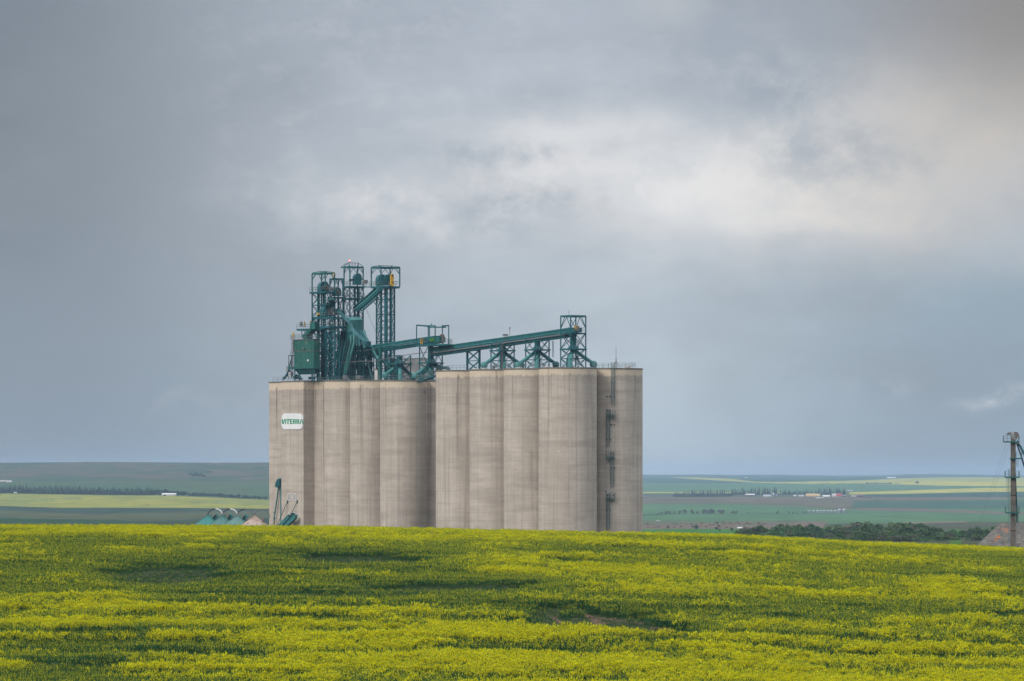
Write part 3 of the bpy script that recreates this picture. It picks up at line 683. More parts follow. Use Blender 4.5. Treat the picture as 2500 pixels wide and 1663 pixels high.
def spout(parent, pts, r, mat, name='spout', n=12, elbow=None):
    mb = MB(); mb.tube(pts, r, n)
    for i in range(len(pts)-1):                                 # flange collars
        p, q = Vector(pts[i]), Vector(pts[i+1]); d = (q-p).normalized(); ln = (q-p).length
        for f in ((.04,) if ln < 5 else (.04, .5)): mb.tube([p+d*(ln*f), p+d*(ln*f+.12)], (r[0] if isinstance(r, list) else r)*1.14, n)
    if elbow: e = Vector(pts[-1]); mb.lathe(e, [(elbow*.55, e.z+elbow*.75), (elbow, e.z+elbow*.2), (elbow, e.z-elbow*.5), (elbow*.7, e.z-elbow)][::-1], 14)
    return mb.build(name, mat, parent, True)
zr, zh = zL+.22, zR+.22                                        # walking level of the two roofs
T, TL, TD = M['teal'], M['teal_light'], M['teal_dark']
# ---------------------------------------------------------------- left bucket elevator
cs = corners(762, 36, 24, -5); y_ = ymap(cs)
t1 = thing('bucket_elevator', 'leftmost bucket elevator tower with brown drive on its teal drum head', 'bucket elevator', at((cs[0]+cs[2])/2, zr))
mb = MB(); tower(mb, cs, zr, y_(803), 3, .24, .12, 'X'); tower(mb, cs, y_(803), y_(714), 3, .24, .11, 'X'); mb.build('lattice', T, t1)
g = grow(cs, 5); mb = MB(); deck(mb, g, y_(711.5), .42); pl = mb.build('platform', T, t1)
mb = MB(); railing(mb, [at(c, y_(711.5)) for c in g], closed=True); mb.build('railing', M['rail'], pl)
mb = MB(); hoist_frame(mb, cs, y_(711), y_(667), .55); mb.build('hoist_frame', M['green'], t1)
hc = at(pt(789, 700, 10), y_(700)); hb, hf = head_mb(hc, 14.0*S*1.02, 12*S, 1.15); h = hb.build('head', T, t1, True); hf.build('flange', TL, h)
drive(h, hc+DV*12*S*.5+PV*.35-UP*.1, .75)
ca = A_of(789, 10)
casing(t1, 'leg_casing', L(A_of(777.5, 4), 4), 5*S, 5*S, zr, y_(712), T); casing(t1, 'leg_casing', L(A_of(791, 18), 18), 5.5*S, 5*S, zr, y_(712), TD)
mb = MB(); mb.beam(pt(815, 667, 10), pt(815, 670, 10), .3); mb.beam(pt(815, 670, 10), pt(815, 676, 10), .12); mb.build('hoist', M['yellow'], t1)
# ---------------------------------------------------------------- second, smaller one behind it
cs = corners(805.5, 13, 21, 42); y_ = ymap(cs)
t2 = thing('bucket_elevator', 'short bucket elevator with plain portal frame between the two tall left towers', 'bucket elevator', at((cs[0]+cs[2])/2, zr))
mb = MB(); tower(mb, cs, zr, y_(726), 5, .2, .11, 'X'); mb.build('lattice', TD, t2)
mb = MB(); hoist_frame(mb, cs, y_(724), y_(681), 0); mb.build('hoist_frame', T, t2)
g = grow(cs, 4); mb = MB(); deck(mb, g, y_(725), .36); pl = mb.build('platform', TD, t2)
mb = MB(); railing(mb, [at(c, y_(725)) for c in g], closed=True); mb.build('railing', M['rail'], pl)
hc = pt(821.5, 713, 52); hb, hf = head_mb(hc, 11.5*S, 9*S, .95); h = hb.build('head', T, t2, True); hf.build('flange', TL, h); drive(h, hc+DV*9*S*.5, .55, motor=False)
ca = A_of(821, 52)
for px, b in ((817, 46), (826, 58)): casing(t2, 'leg_casing', L(A_of(px, b), b), 3.5*S, 3.5*S, zr, y_(725), TD)
# ---------------------------------------------------------------- centre one, with the warning light
cs = corners(840, 16, 34, 96); y_ = ymap(cs)
t3 = thing('bucket_elevator', 'tallest centre bucket elevator with single drum head and red light on top', 'bucket elevator', at((cs[0]+cs[2])/2, zr))
mb = MB(); tower(mb, cs, zr, y_(729), 5, .22, .12, 'X'); tower(mb, cs, y_(729), y_(701), 1, .22, .12, 'X'); mb.build('lattice', T, t3)
g = grow(cs, 3); mb = MB(); deck(mb, g, y_(698.5), .42); deck(mb, g, y_(727.5), .42); pl = mb.build('platform', T, t3)
mb = MB(); railing(mb, [at(c, y_(698.5)) for c in g], closed=True); railing(mb, [at(c, y_(727.5)) for c in g], closed=True); mb.build('railing', M['rail'], pl)
mb = MB(); hoist_frame(mb, cs, y_(699), y_(652), 1.05); e = cs[0]-DV*14*S; mb.beam(at(cs[0], y_(652)), at(e, y_(652)), .2, .3); mb.beam(at(e, y_(652)), at((cs[0]+cs[1])/2, y_(641)), .1); mb.build('hoist_frame', T, t3)
hc = pt(872, 678, 112); hb, hf = head_mb(hc, 10.5*S, 10*S, 1.7); h = hb.build('head', T, t3, True); hf.build('flange', TL, h); drive(h, hc-DV*10*S*.5-PV*.3, .55, -DV)
mb = MB(); mb.tube([pt(863, 683, 100), pt(853, 684, 100)], .25, 10); mb.build('motor', TD, h, True)
ca = A_of(872, 112)
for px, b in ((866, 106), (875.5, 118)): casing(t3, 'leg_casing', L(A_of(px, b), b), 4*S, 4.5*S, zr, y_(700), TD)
wl = thing('warning_light', 'red aircraft warning light on the highest roof frame', 'light', pt(853.5, 641, 106))
p = pt(853.5, 640.8, 106); mb = MB(); mb.tube([p-UP*.1, p+UP*.25], .16, 10); mb.build('base', M['grey'], wl)
m, t, b = material('red_lamp', .3); b.inputs['Base Color'].default_value = (.8, .1, .1, 1); b.inputs['Emission Color'].default_value = (1, .28, .25, 1); b.inputs['Emission Strength'].default_value = 1.6
mb = MB(); mb.lathe(p, [(.15, p.z+.25), (.2, p.z+.36), (.18, p.z+.52), (.06, p.z+.6)], 12); mb.build('lens', m, wl, True)
# ---------------------------------------------------------------- right twin-head one
cs = corners(919, 12, 35, 96); y_ = ymap(cs)
t4 = thing('bucket_elevator', 'slim bucket elevator tower with twin drum heads and yellow belt guard', 'bucket elevator', at((cs[0]+cs[2])/2, zr))
mb = MB(); tower(mb, cs, zr, y_(766), 5, .24, .11, 'X'); tower(mb, cs, y_(766), y_(731), 1, .24, .11, 'X'); tower(mb, cs, y_(731), y_(702), 1, .24, .11, 'X')
ml = cs[0]+(cs[3]-cs[0])*.3; mr = cs[1]+(cs[2]-cs[1])*.72
for c in (ml, mr): mb.beam(at(c, zr), at(c, y_(702)), .2)
n = 14
for k in range(n):
    z0, z1 = zr+(y_(702)-zr)*k/n, zr+(y_(702)-zr)*(k+1)/n
    mb.beam(at(cs[0] if k % 2 else ml, z0), at(ml if k % 2 else cs[0], z1), .11); mb.beam(at(cs[2] if k % 2 else mr, z0), at(mr if k % 2 else cs[2], z1), .11); mb.beam(at(cs[0], z1), at(ml, z1), .1); mb.beam(at(cs[2], z1), at(mr, z1), .1)
mb.build('lattice', T, t4)
cp = corners(906, 31, 44, 92); mb = MB(); deck(mb, cp, y_(698.5), .5); pl = mb.build('platform', T, t4)
mb = MB(); railing(mb, [at(c, y_(698.5)) for c in cp], closed=True); mb.build('railing', M['rail'], pl)
cf = corners(906.5, 26, 48, 92); mb = MB(); hoist_frame(mb, cf, y_(699), y_(653), .5); mb.build('hoist_frame', T, t4)
for px, b in ((930, 106), (944, 122)):
    hc = pt(px, 683, b); hb, hf = head_mb(hc, 13*S, 13*S, 1.35); h = hb.build('head', T, t4, True); hf.build('flange', TL, h)
    if px == 944: drive(h, hc+DV*13*S*.5+PV*.7, .6, motor=False, mat='teal_dark')
mb = MB(); p = pt(957, 682, 118); mb.boxv(p+UP*.15, DV*.18, PV*.42, UP*1.05); mb.tube([p-UP*1.1-DV*.2, p-UP*1.1+DV*.2], .55, 12); mb.build('belt_guard', M['yellow'], t4)
for dz, rr_ in ((.85, .2), (-.75, .16)): mb = MB(); mb.tube([p+UP*dz, p+UP*dz+DV*.23], rr_, 10); mb.build('opening', M['dark'], t4)
mb = MB(); p = pt(924, 676, 130); mb.boxv(p-UP*.2, DV*.2, PV*.35, UP*.55); mb.build('belt_guard', M['yellow'], t4)
ca = A_of(942, 112)
for px, b, wa, wb, mt_ in ((931.4, 98, 3, 2.2, TD), (942.5, 108, 8, 6, T), (954.5, 122, 4.2, 4, T)): casing(t4, 'leg_casing', L(A_of(px, b), b), wa*S, wb*S, zr, y_(702), mt_, 7)
bx = pt(892, 688, 110); mb = MB(); mb.boxv(bx, DV*.5, PV*.35, UP*.42); mb.build('control_box', M['grey'], t4)
# walkway between the two head platforms
ww = thing('walkway', 'narrow railed walkway joining the two high head platforms', 'walkway', pt(898, 700, 112))
p, q = pt(889, 699.5, 110), pt(907, 700, 108); mb = MB(); u = PV*.5
mb.hexa([p-u-UP*.22, q-u-UP*.22, q+u-UP*.22, p+u-UP*.22, p-u, q-u, q+u, p+u]); mb.build('deck', T, ww)
mb = MB(); railing(mb, [p-u, q-u]); railing(mb, [p+u, q+u]); mb.build('railing', M['rail'], ww)
# diagonal spouts from the twin heads down to the distributor
ds = thing('spout_bridge', 'three parallel diagonal spouts on a sloping truss beside the slim twin-head tower', 'spouts', pt(890, 735, 108))
for dx, dy, b, mt in ((0, 0, 96, TL), (4.5, 3.5, 92, T), (-4, -4, 101, TD)):
    spout(ds, [pt(928+dx, 703+dy, b), pt(900+dx, 729+dy, b), pt(868+dx, 756+dy, b)], .36, mt)
mb = MB()
for b in (90, 102):
    p, q = pt(922, 726, b), pt(886, 758, b); mb.beam(p, q, .2, .3); mb.beam(p+UP*1.1, q+UP*1.1, .12); mb.beam(q, pt(868, 758, b), .2, .25)
    for k in range(17): s = p+(q-p)*k/16; mb.beam(s, s+UP*1.1, .09)
mb.build('truss', T, ds)
mb = MB(); mb.beam(pt(913, 738, 95), pt(921, 748, 96), .14); mb.build('strut', TD, ds)
gw = MB(); gw.tube([pt(894, 755, 90), pt(915, 805, 90), pt(924, 830, 92)], .045, 5); tag(gw.build('guy_wire', M['grey'], loc=pt(894, 755, 90)), 'thin dark wire hanging from the diagonal spouts towards the conveyor', 'wire')
# ---------------------------------------------------------------- platforms, cleaner, chutes
cs = corners(765, 52, 26, -9); y_ = ymap(cs)
cd = thing('grain_cleaner', 'round teal cleaner housing with brown fan drive on the middle platform', 'grain cleaner', at((cs[0]+cs[2])/2, y_(774)))
mb = MB(); deck(mb, cs, y_(773.5), .42)
for c in cs: mb.beam(at(c, y_(774)), at(c, y_(803)), .18)
pl = mb.build('platform', T, cd); mb = MB(); railing(mb, [at(c, y_(773.5)) for c in cs], closed=True); mb.build('railing', M['rail'], pl)
hc = pt(797, 759, 6); hb, hf = head_mb(hc, 15*S, 16*S, 1.25); h = hb.build('housing', T, cd, True); hf.build('flange', TL, h)
drive(h, hc+DV*16*S*.5+PV*.55-UP*.1, .8)
mb = MB(); p = pt(809, 738, 8); q = pt(806, 748, 8); mb.hexa([q-DV*.6-PV*.5, q+DV*.6-PV*.5, q+DV*.6+PV*.5, q-DV*.6+PV*.5, p-DV*.9-PV*.8, p+DV*.9-PV*.8, p+DV*.9+PV*.8, p-DV*.9+PV*.8])
p = pt(809, 730, 8); mb.lathe(p, [(.5, zat(738, p)), (.95, zat(734, p)), (.9, zat(731, p)), (.3, zat(726, p))], 14); mb.build('inlet_hopper', TD, cd, True)
mb = MB(); mb.beam(pt(777, 764, -12), pt(777, 769, -12), .5); mb.build('belt_guard', M['yellow'], h)
c2 = corners(724, 38, 34, -14); y_ = ymap(c2)
sp = thing('service_platform', 'long railed service platform just above the square bin', 'platform', at((c2[0]+c2[2])/2, y_(803)))
mb = MB(); deck(mb, c2, y_(802), .42); c3 = corners(780, 26, 42, -16); deck(mb, c3, y_(798), .5); pl = mb.build('deck', T, sp)
mb = MB(); railing(mb, [at(c, y_(802)) for c in c2], closed=True); railing(mb, [at(c, y_(798)) for c in c3], closed=True); mb.build('railing', M['rail'], sp)
mb = MB(); p = pt(768, 795, -8); mb.boxv(p, DV*.95, PV*.6, UP*.9); mb.build('machine_box', M['green'], sp)
for px in (738, 752): mb = MB(); mb.beam(pt(px, 803, -10), pt(px+10, 815, -4), .12); mb.build('brace', TD, sp)
mb = MB(); mb.beam(pt(737, 806, -12), pt(737, 829, -12), .14); mb.build('post', TD, sp)
mb = MB(); p = pt(735, 791, -12); mb.boxv(p, DV*.35, PV*.2, UP*.5); mb.build('control_box', M['grey'], sp)
mb = MB(); p = pt(743.5, 792, -12); mb.boxv(p, DV*.06, PV*.14, UP*.6); mb.build('gate', M['yellow'], sp)
mb = MB(); p = pt(759, 786, -12); mb.boxv(p, DV*.06, PV*.3, UP*.22); mb.build('gate', M['yellow'], sp)
tw = thing('support_tower', 'braced tower of mid-height posts standing right of the square bin', 'tower', L(A_of(812, 0), 0, zr))
cs = corners(797, 22, 12, -20); y_ = ymap(cs); mb = MB(); tower(mb, cs, zr, y_(806), 3, .24, .13, 'X')
mb.build('lattice', T, tw); mb = MB()
tower(mb, corners(776, 12, 18, 30), zr, y_(806), 6, .2, .11, 'X')
mb.build('lattice', T, tw)
ca = A_of(812, 16)
for px, b, w_, mt in ((777, 34, 6, TD), (791, 30, 7, TD), (808, 14, 6.4, TD)): casing(tw, 'leg_casing', L(A_of(px, b), b), w_*S, w_*S, zr, y_(803), mt, 3)
# ---------------------------------------------------------------- square bin
bn = thing('storage_bin', 'square weathered green steel bin with rust streaks above a hopper', 'bin', pt(745, 925, -46))
a0, a1 = A_of(718.5, -55), A_of(766.5, -55); b0, b1 = -55, -38
Yb = L(a0, b0); zt, zb, zs = zat(829.5, pt(745, 0, -55)), zat(896, pt(745, 0, -55)), zat(857.5, pt(745, 0, -55))
mb = MB(); mb.box(a0, a1, b0, b1, zb, zt)
mb.build('body', M['binpaint'], bn)
mb = MB()
for i in range(9): a = a0+(a1-a0)*i/8; mb.box(a-.35, a+.35, b0-.5, b0, zb, zt)
for b in (b0, b0+8, b1): mb.box(a1, a1+.5, b-.3, b+.3, zb, zt)
mb.build('ribs', M['binpaint'], bn)
mb = MB(); mb.box(a0-1, a1+1, b0-1, b1+1, zs-.06, zs+.07); mb.box(a0-1.5, a1+1.5, b0-1.5, b1+1.5, zt, zt+.14); mb.build('seam', M['motor'], bn)
mb = MB(); mb.box(a0-21, a1+3, b0-3, b1+3, zb-.42, zb-.02); mb.build('base_frame', M['green'], bn)
mb = MB(); zh0 = zat(914, pt(745, 0, -55))
mb.hexa([L(a0+14, b0+4, zh0), L(a1-12, b0+4, zh0), L(a1-12, b1-3, zh0), L(a0+14, b1-3, zh0), L(a0, b0, zb-.4), L(a1, b0, zb-.4), L(a1, b1, zb-.4), L(a0, b1, zb-.4)]); mb.build('hopper', TD, bn)
for a in (a0+1, a1-1):
    for b in (b0+1, b1-1):
        mb = MB(); mb.beam(L(a, b, zr-.05), L(a, b, zb-.4), .22); mb.build('leg', T, bn)
mb = MB(); p = pt(751.5, 880, -56.2); mb.boxv(p, DV*.28, PV*.03, UP*.2); mb.build('notice', M['whitepaint'], bn)
mb = MB(); p = pt(742, 851, -56); mb.tube([p, p-PV*.3], .28, 12); mb.build('hatch', M['grey'], bn)
mb = MB(); railing(mb, [L(a0-18, b0, zt+.14), L(a1, b0, zt+.14), L(a1, b1, zt+.14), L(a0-18, b1, zt+.14)], closed=True); mb.build('railing', M['rail'], bn)
mb = MB(); p = pt(716, 818, -50); mb.boxv(p, DV*.2, PV*.1, UP*.6); mb.build('gate', M['yellow'], bn)
mb = MB()
for px in (712.5, 715.5): mb.beam(pt(px, 898, -50), pt(px, 818, -50), .1)
for k in range(26): mb.beam(pt(712.5, 896-3*k, -50), pt(715.5, 896-3*k, -50), .06)
mb.tube([pt(717, 829, -48), pt(717, 860, -48)], .18, 8)
for y in (838, 862): mb.box(a0-16, a0, b0+2, b0+9, zat(y, Yb), zat(y-1, Yb))
mb.build('ladder', M['grey'], bn)
ch_ = thing('chute', 'square angled chute dropping from the service platform into the green bin', 'chute', pt(752, 815, -46))
mb = MB()
def sq(p, ua, vb): p = Vector(p); return [p-DV*ua-PV*vb, p+DV*ua-PV*vb, p+DV*ua+PV*vb, p-DV*ua+PV*vb]
mb.hexa(sq(pt(751, 829, -46), .8, .6)+sq(pt(748, 820, -46), .9, .7)); mb.hexa(sq(pt(748, 820, -46), .9, .7)+sq(pt(762, 807, -46), 1., .8)); mb.build('duct', M['green'], ch_)
st = thing('stair_landing', 'small stacked stair landings climbing the left side of the green bin', 'stairs', pt(708, 925, -45))
mb = MB()
for x0, x1, y in ((704, 716, 896), (709, 716, 868)): mb.beam(pt(x0, y, -44), pt(x1, y, -44), 1.2, .18)
for x0, y0, x1, y1 in ((697, 920, 708, 897), (706, 896, 713, 869)):
    for b in (-47, -38): mb.beam(pt(x0, y0, b), pt(x1, y1, b), .12, .26)
    for k in range(9): p = pt(x0+(x1-x0)*k/8, y0+(y1-y0)*k/8, -47); mb.beam(p, p+PV*.75, .25, .05)
mb.build('flights', T, st)
mb = MB()
for x0, x1, y in ((704, 716, 895), (709, 716, 867)): railing(mb, [pt(x0, y, -48), pt(x1, y, -48)], gap=.9); railing(mb, [pt(x0, y, -38), pt(x1, y, -38)], gap=.9)
for px in (705, 711, 715): mb.beam(pt(px, 926, -44), pt(px, 868, -44), .12)
mb.build('railing', M['grey'], st)
du = thing('dust_fan', 'pale steel fan housings with bent teal ducts at the left roof edge', 'fan', pt(702, 925, -40))
mb = MB(); p = pt(702, 905, -34); mb.lathe(p, [(.38, zat(911, p)), (.38, zat(898, p))], 12); mb.build('housing', M['steel'], du, True); mb = MB(); p = pt(710, 914, -46); mb.boxv(p, DV*.55, PV*.35, UP*.55); mb.build('housing', M['steel'], du)
spout(du, [pt(692, 925, -44), pt(698, 919, -44), pt(703, 911, -42), pt(707, 905, -42)], .3, T, 'duct'); spout(du, [pt(718, 922, -46), pt(724, 916, -46), pt(732, 920, -46), pt(736, 926, -46)], .25, TD, 'duct')
for px in (722, 729, 757, 764): mb = MB(); mb.boxv(pt(px, 923, -44), DV*.3, PV*.3, UP*.3); mb.build('base', TD, du)
# ---------------------------------------------------------------- distributor tank and its fan of spouts
tc_ = L(A_of(864, 62), 62); yt = lambda py: zat(py, tc_)
dt = thing('distributor_tank', 'round dome-topped teal tank with a fan of pipes below', 'tank', at(tc_, zr))
R_ = 23.5*S
mb = MB(); mb.lathe(tc_, [(R_, yt(811)), (R_, yt(783)), (R_+.05, yt(782)), (R_*.72, yt(774.6)), (R_*.1, yt(773.8))], 40); mb.build('tank', TL, dt, True)
mb = MB(); mb.lathe(tc_, [(R_*.93, yt(836)), (R_*1.02, yt(811))], 40); mb.build('collar', T, dt, True)
# (top px, py) -> (knee) -> (foot)
rngs = random.Random(5)
fan = [((836, 812), (829, 838), (822, 925), 50), ((842, 812), (836, 838), (826, 926), 44), ((848, 812), (844, 836), (829, 927), 40), ((853, 812), (850, 836), (835, 926), 38), ((858.5, 812), (857, 838), (839, 920), 37), ((864, 812), (865, 836), (842.5, 920), 36),
       ((869, 812), (871, 834), (872, 846), 40), ((874.5, 812), (877, 832), (879, 846), 44), ((880, 812), (884, 830), (891, 852), 48), ((885, 813), (890, 828), (905, 850), 54), ((888, 812), (894, 826), (924, 878), 62), ((839, 812), (832, 834), (818, 880), 70), ((850, 812), (851, 840), (868, 924), 72), ((846, 812), (846, 836), (850, 924), 80)]
for i, (a, k_, f_, b) in enumerate(fan):
    bb = min(b+12, 62)
    spout(dt, [pt(a[0], a[1]-4, bb), pt(k_[0], k_[1], b), pt(f_[0], f_[1], b-4)], [.34, .33, .33], TL if i in (5, 10, 4) else (T if i % 3 else TD))
mb = MB()
for i in range(12):
    a = 2*math.pi*i/12+.2; c = tc_+Vector((math.cos(a), math.sin(a), 0))*R_*1.03
    p = at(c, yt(836)); q = at(c, yt(810)); mb.beam(p, q, .12)
mb.build('ribs', TD, dt)
mb = MB(); p = pt(843, 921, 32); mb.boxv(p, DV*.5, PV*.4, UP*.45); mb.build('valve', M['steel'], dt)
for px, b in ((846, 60), (868, 44), (884, 64), (862, 84)):
    mb = MB(); mb.beam(at(pt(px, 900, b), zr), at(pt(px, 900, b), yt(822)), .26); mb.build('leg', TD, dt)
dc = thing('chute', 'long square chute crossing the front of the dome-topped tank', 'chute', pt(860, 800, 30))
pp = [(823.5, 756), (839, 773), (856, 789), (859.5, 802), (868, 813), (898, 838)]
def sqv(p, d, s): n = d.normalized(); v = (PV*.5+UP).cross(n).normalized(); u = v.cross(n); return [p-v*s-u*s, p+v*s-u*s, p+v*s+u*s, p-v*s+u*s]
mb = MB(); P3 = [pt(x, y, 30) for x, y in pp]
for p, q in zip(P3[:-1], P3[1:]): mb.hexa(sqv(p, q-p, .38)+sqv(q, q-p, .38))
mb.build('duct', T, dc)
mb = MB(); p = pt(897, 836, 30); mb.hexa(sq(p-UP*.9+PV*.2, .5, .4)+sq(p+UP*.2, .75, .55)); mb.build('boot', T, dc)

pcx = thing('pipe_cluster', 'dark bundle of vertical and slanted pipes between the dome-topped tank and the slim tower', 'pipes', at(pt(892, 900, 84), zr))
for i, (x0, y0, x1, y1, b0_, b1_, r_) in enumerate(((881, 860, 881, 930, 84, 84, .3), (888, 862, 893, 930, 90, 78, .26), (897, 862, 897, 930, 92, 92, .34), (893, 866, 912, 926, 70, 66, .3), (903, 864, 886, 926, 88, 74, .22), (875, 866, 860, 926, 78, 66, .3), (856, 850, 858, 928, 92, 92, .28))):
    q = at(pt(x1, y1, b1_), zr); spout(pcx, [pt(x0, y0, b0_), q], r_, (T, TD, TL, TD)[i % 4], 'pipe', 10)
cb = MB(); cp_ = [pt(798, 883, -22), pt(840, 885, 20), pt(880, 882, 40), pt(915, 882, 50), pt(960, 872, 50), pt(1010, 864, 50), pt(1043, 860, 56)]
cb.tube(cp_, .09, 6); tag(cb.build('cable_tray', M['grey'], loc=cp_[0]), 'thin grey cable line sagging across the tank spouts to the portal frame', 'cable')
mb = MB()
for y in (852, 884, 908):
    mb.beam(pt(822, y, 24), pt(848, y, 66), .14); mb.beam(pt(822, y, 24), pt(848, y-20, 66), .1)
mb.build('side_bracing', TD, tw)
# ================================================================ conveyors along the roofs
def line(p, q, f): return p+(q-p)*f
def conveyor(name, label, t0, t1, b, hb, ht, gap, n, lip=True):
    """t0, t1: photo points of the top edge; hb: housing height px; gap to the truss; ht truss height px"""
    P, Q = pt(*t0, b), pt(*t1, b); d = (Q-P).normalized(); up = PV.cross(d); up = up if up.z > 0 else -up
    e = thing(name, label, 'conveyor', P)
    W, H = PV*.62, up*hb*S
    mb = MB(); mb.hexa([P-W-H, Q-W-H, Q+W-H, P+W-H, P-W, Q-W, Q+W, P+W]); mb.build('housing', T, e)
    mb = MB(); ns = max(3, int((Q-P).length/3.2))
    for s in (-1, 1):
        for hh in (.02, hb*S-.02): mb.beam(P+W*s*1.08-up*hh, Q+W*s*1.08-up*hh, .12, .16)
        for k in range(ns+1): c = line(P, Q, k/ns)+W*s*1.05; mb.beam(c, c-H, .1)
    mb.build('frame', M['teal_light'], e)
    g0, g1 = up*(hb+gap)*S, up*(hb+gap+ht)*S
    mb = MB()
    for s in (-1, 1):
        mb.beam(P+W*s-g0, Q+W*s-g0, .14, .22); mb.beam(P+W*s-g1, Q+W*s-g1, .14, .2)
        nt = int((Q-P).length/.62)
        for k in range(nt): c = line(P, Q, (k+.5)/nt)+W*s; mb.beam(c-g0, c-g1-up*.12, .27, .16)
    nt = int((Q-P).length/2.5)
    for k in range(nt+1):
        c = line(P, Q, k/nt); mb.beam(c-W-g0, c+W-g0, .12); mb.beam(c-W-g0, c-W-H, .1); mb.beam(c+W-g0, c+W-H, .1)
    mb.build('truss', T, e)
    return e, P, Q, d, up
BC = 71
c1, P, Q, d, up = conveyor('roof_conveyor', 'lower sloping enclosed conveyor from the tank spouts to the square frame', (866, 850.5), (1069, 820), BC, 7.5, 6, 4.5, 0)
mb = MB(); p = pt(1028, 833, BC-8); mb.boxv(p, DV*.1, PV*.12, UP*.7); mb.boxv(p+DV*.5-UP*.15, DV*.1, PV*.12, UP*.6); mb.build('belt_guard', M['yellow'], c1)
mb = MB(); p = pt(1033, 829, BC-8); mb.tube([p, p+DV*.7], .22, 10); mb.build('motor', M['motor'], c1)
mb = MB(); p = pt(1055, 829.5, BC-9); mb.boxv(p, d*.95, PV*.06, up*.36); mb.build('cover', M['lime'], c1)
mb = MB(); p, q = pt(1066, 827, BC), pt(1081, 823, BC); mb.hexa([p-PV*.75-UP*1.1, q-PV*.75-UP*1.2, q+PV*.75-UP*1.2, p+PV*.75-UP*1.1, p-PV*.75+UP*.3, q-PV*.75+UP*.05, q+PV*.75+UP*.05, p+PV*.75+UP*.3]); mb.build('head', M['green'], c1)
mb = MB(); p = pt(1078, 819, BC-6); mb.tube([p-DV*.3, p+DV*.55], .3, 10); mb.boxv(p+DV*.6-UP*.6, DV*.2, PV*.2, UP*.8); mb.build('motor', M['motor'], c1)
mb = MB(); p = pt(1059.5, 817, BC); mb.tube([p-UP*.7, p+UP*.7], .14, 8); mb.build('vent_pipe', M['whitepaint'], c1)
c2, P, Q, d, up = conveyor('roof_conveyor', 'upper long sloping enclosed conveyor rising to the rightmost roof frame', (1056, 849.5), (1398, 800.5), BC, 9, 7.5, 4.2, 0)
mb = MB(); mb.tube([P-up*1.35-PV*.9, Q-up*1.35-PV*.9], .13, 6); mb.build('cable_tray', M['grey'], c2)
mb = MB(); p, q = pt(1394, 803, BC), pt(1414, 801, BC); mb.hexa([p-PV*.8-UP*.9, q-PV*.8-UP*.9, q+PV*.8-UP*.9, p+PV*.8-UP*.9, p-PV*.8+UP*.3, q-PV*.8+UP*.1, q+PV*.8+UP*.1, p+PV*.8+UP*.3]); mb.build('head', T, c2)
mb = MB(); p = pt(1406, 799.5, BC-9); mb.boxv(p, DV*.1, PV*.25, UP*.45); mb.build('belt_guard', M['yellow'], c2)
mb = MB(); p = pt(1411, 798, BC-9); mb.tube([p-UP*.4, p+UP*.2], .3, 10); mb.boxv(p-UP*.6, DV*.25, PV*.25, UP*.25); mb.build('motor', M['motor'], c2)
for px, hgt in ((1231, 8), (1237, 10)):
    mb = MB(); p = pt(px, 818, BC-8); mb.boxv(p, DV*.34 if hgt == 8 else DV*.2, PV*.2, UP*.2); mb.beam(p-UP*.1, p-UP*1.6, .08); mb.build('control_box', M['grey'], c2)
mb = MB(); p = pt(1244.5, 801, BC-7); mb.beam(p, pt(1244.5, 826, BC-7), .08); mb.boxv(p, DV*.13, PV*.13, UP*.12); mb.build('camera_mast', M['grey'], c2)
mb = MB(); cq = corners(1366, 24, 40, 66)
# head frame over the junction of the two conveyors
jf = thing('head_frame', 'wide bare portal frame over the junction of the two conveyors', 'frame', pt(1056, 841, BC))
for px, b in ((1017, BC-24), (1045.5, BC+12), (1048.5, BC-2), (1062.5, BC-24), (1080, BC+4), (1095.5, BC-10)):
    mb = MB(); mb.beam(pt(px, 843, b), pt(px, 794, b), .17); mb.build('post', T, jf)
mb = MB(); mb.beam(pt(1017, 794, BC-24), pt(1050, 797, BC), .2, .34); mb.beam(pt(1036, 795, BC-24), pt(1063, 796, BC-24), .18, .24); mb.beam(pt(1045, 799, BC), pt(1088, 799, BC), .2, .28); mb.beam(pt(1079, 796, BC), pt(1096, 795, BC-10), .2, .3); mb.beam(pt(1053.5, 795, BC), pt(1053.5, 790, BC), .16); mb.build('beam', T, jf)
g = [pt(1014, 842, BC-24), pt(1097, 842, BC-24), pt(1104, 842, BC+16), pt(1021, 842, BC+16)]; z = g[0].z
mb = MB(); deck(mb, [at(c, 0) for c in g], z, .35); mb.build('platform', T, jf)
mb = MB(); railing(mb, [at(g[1], z), at(g[2], z), at(g[3], z)]); railing(mb, [at(pt(1082, 842, BC-24), z), at(g[1], z)]); mb.build('railing', M['rail'], jf)
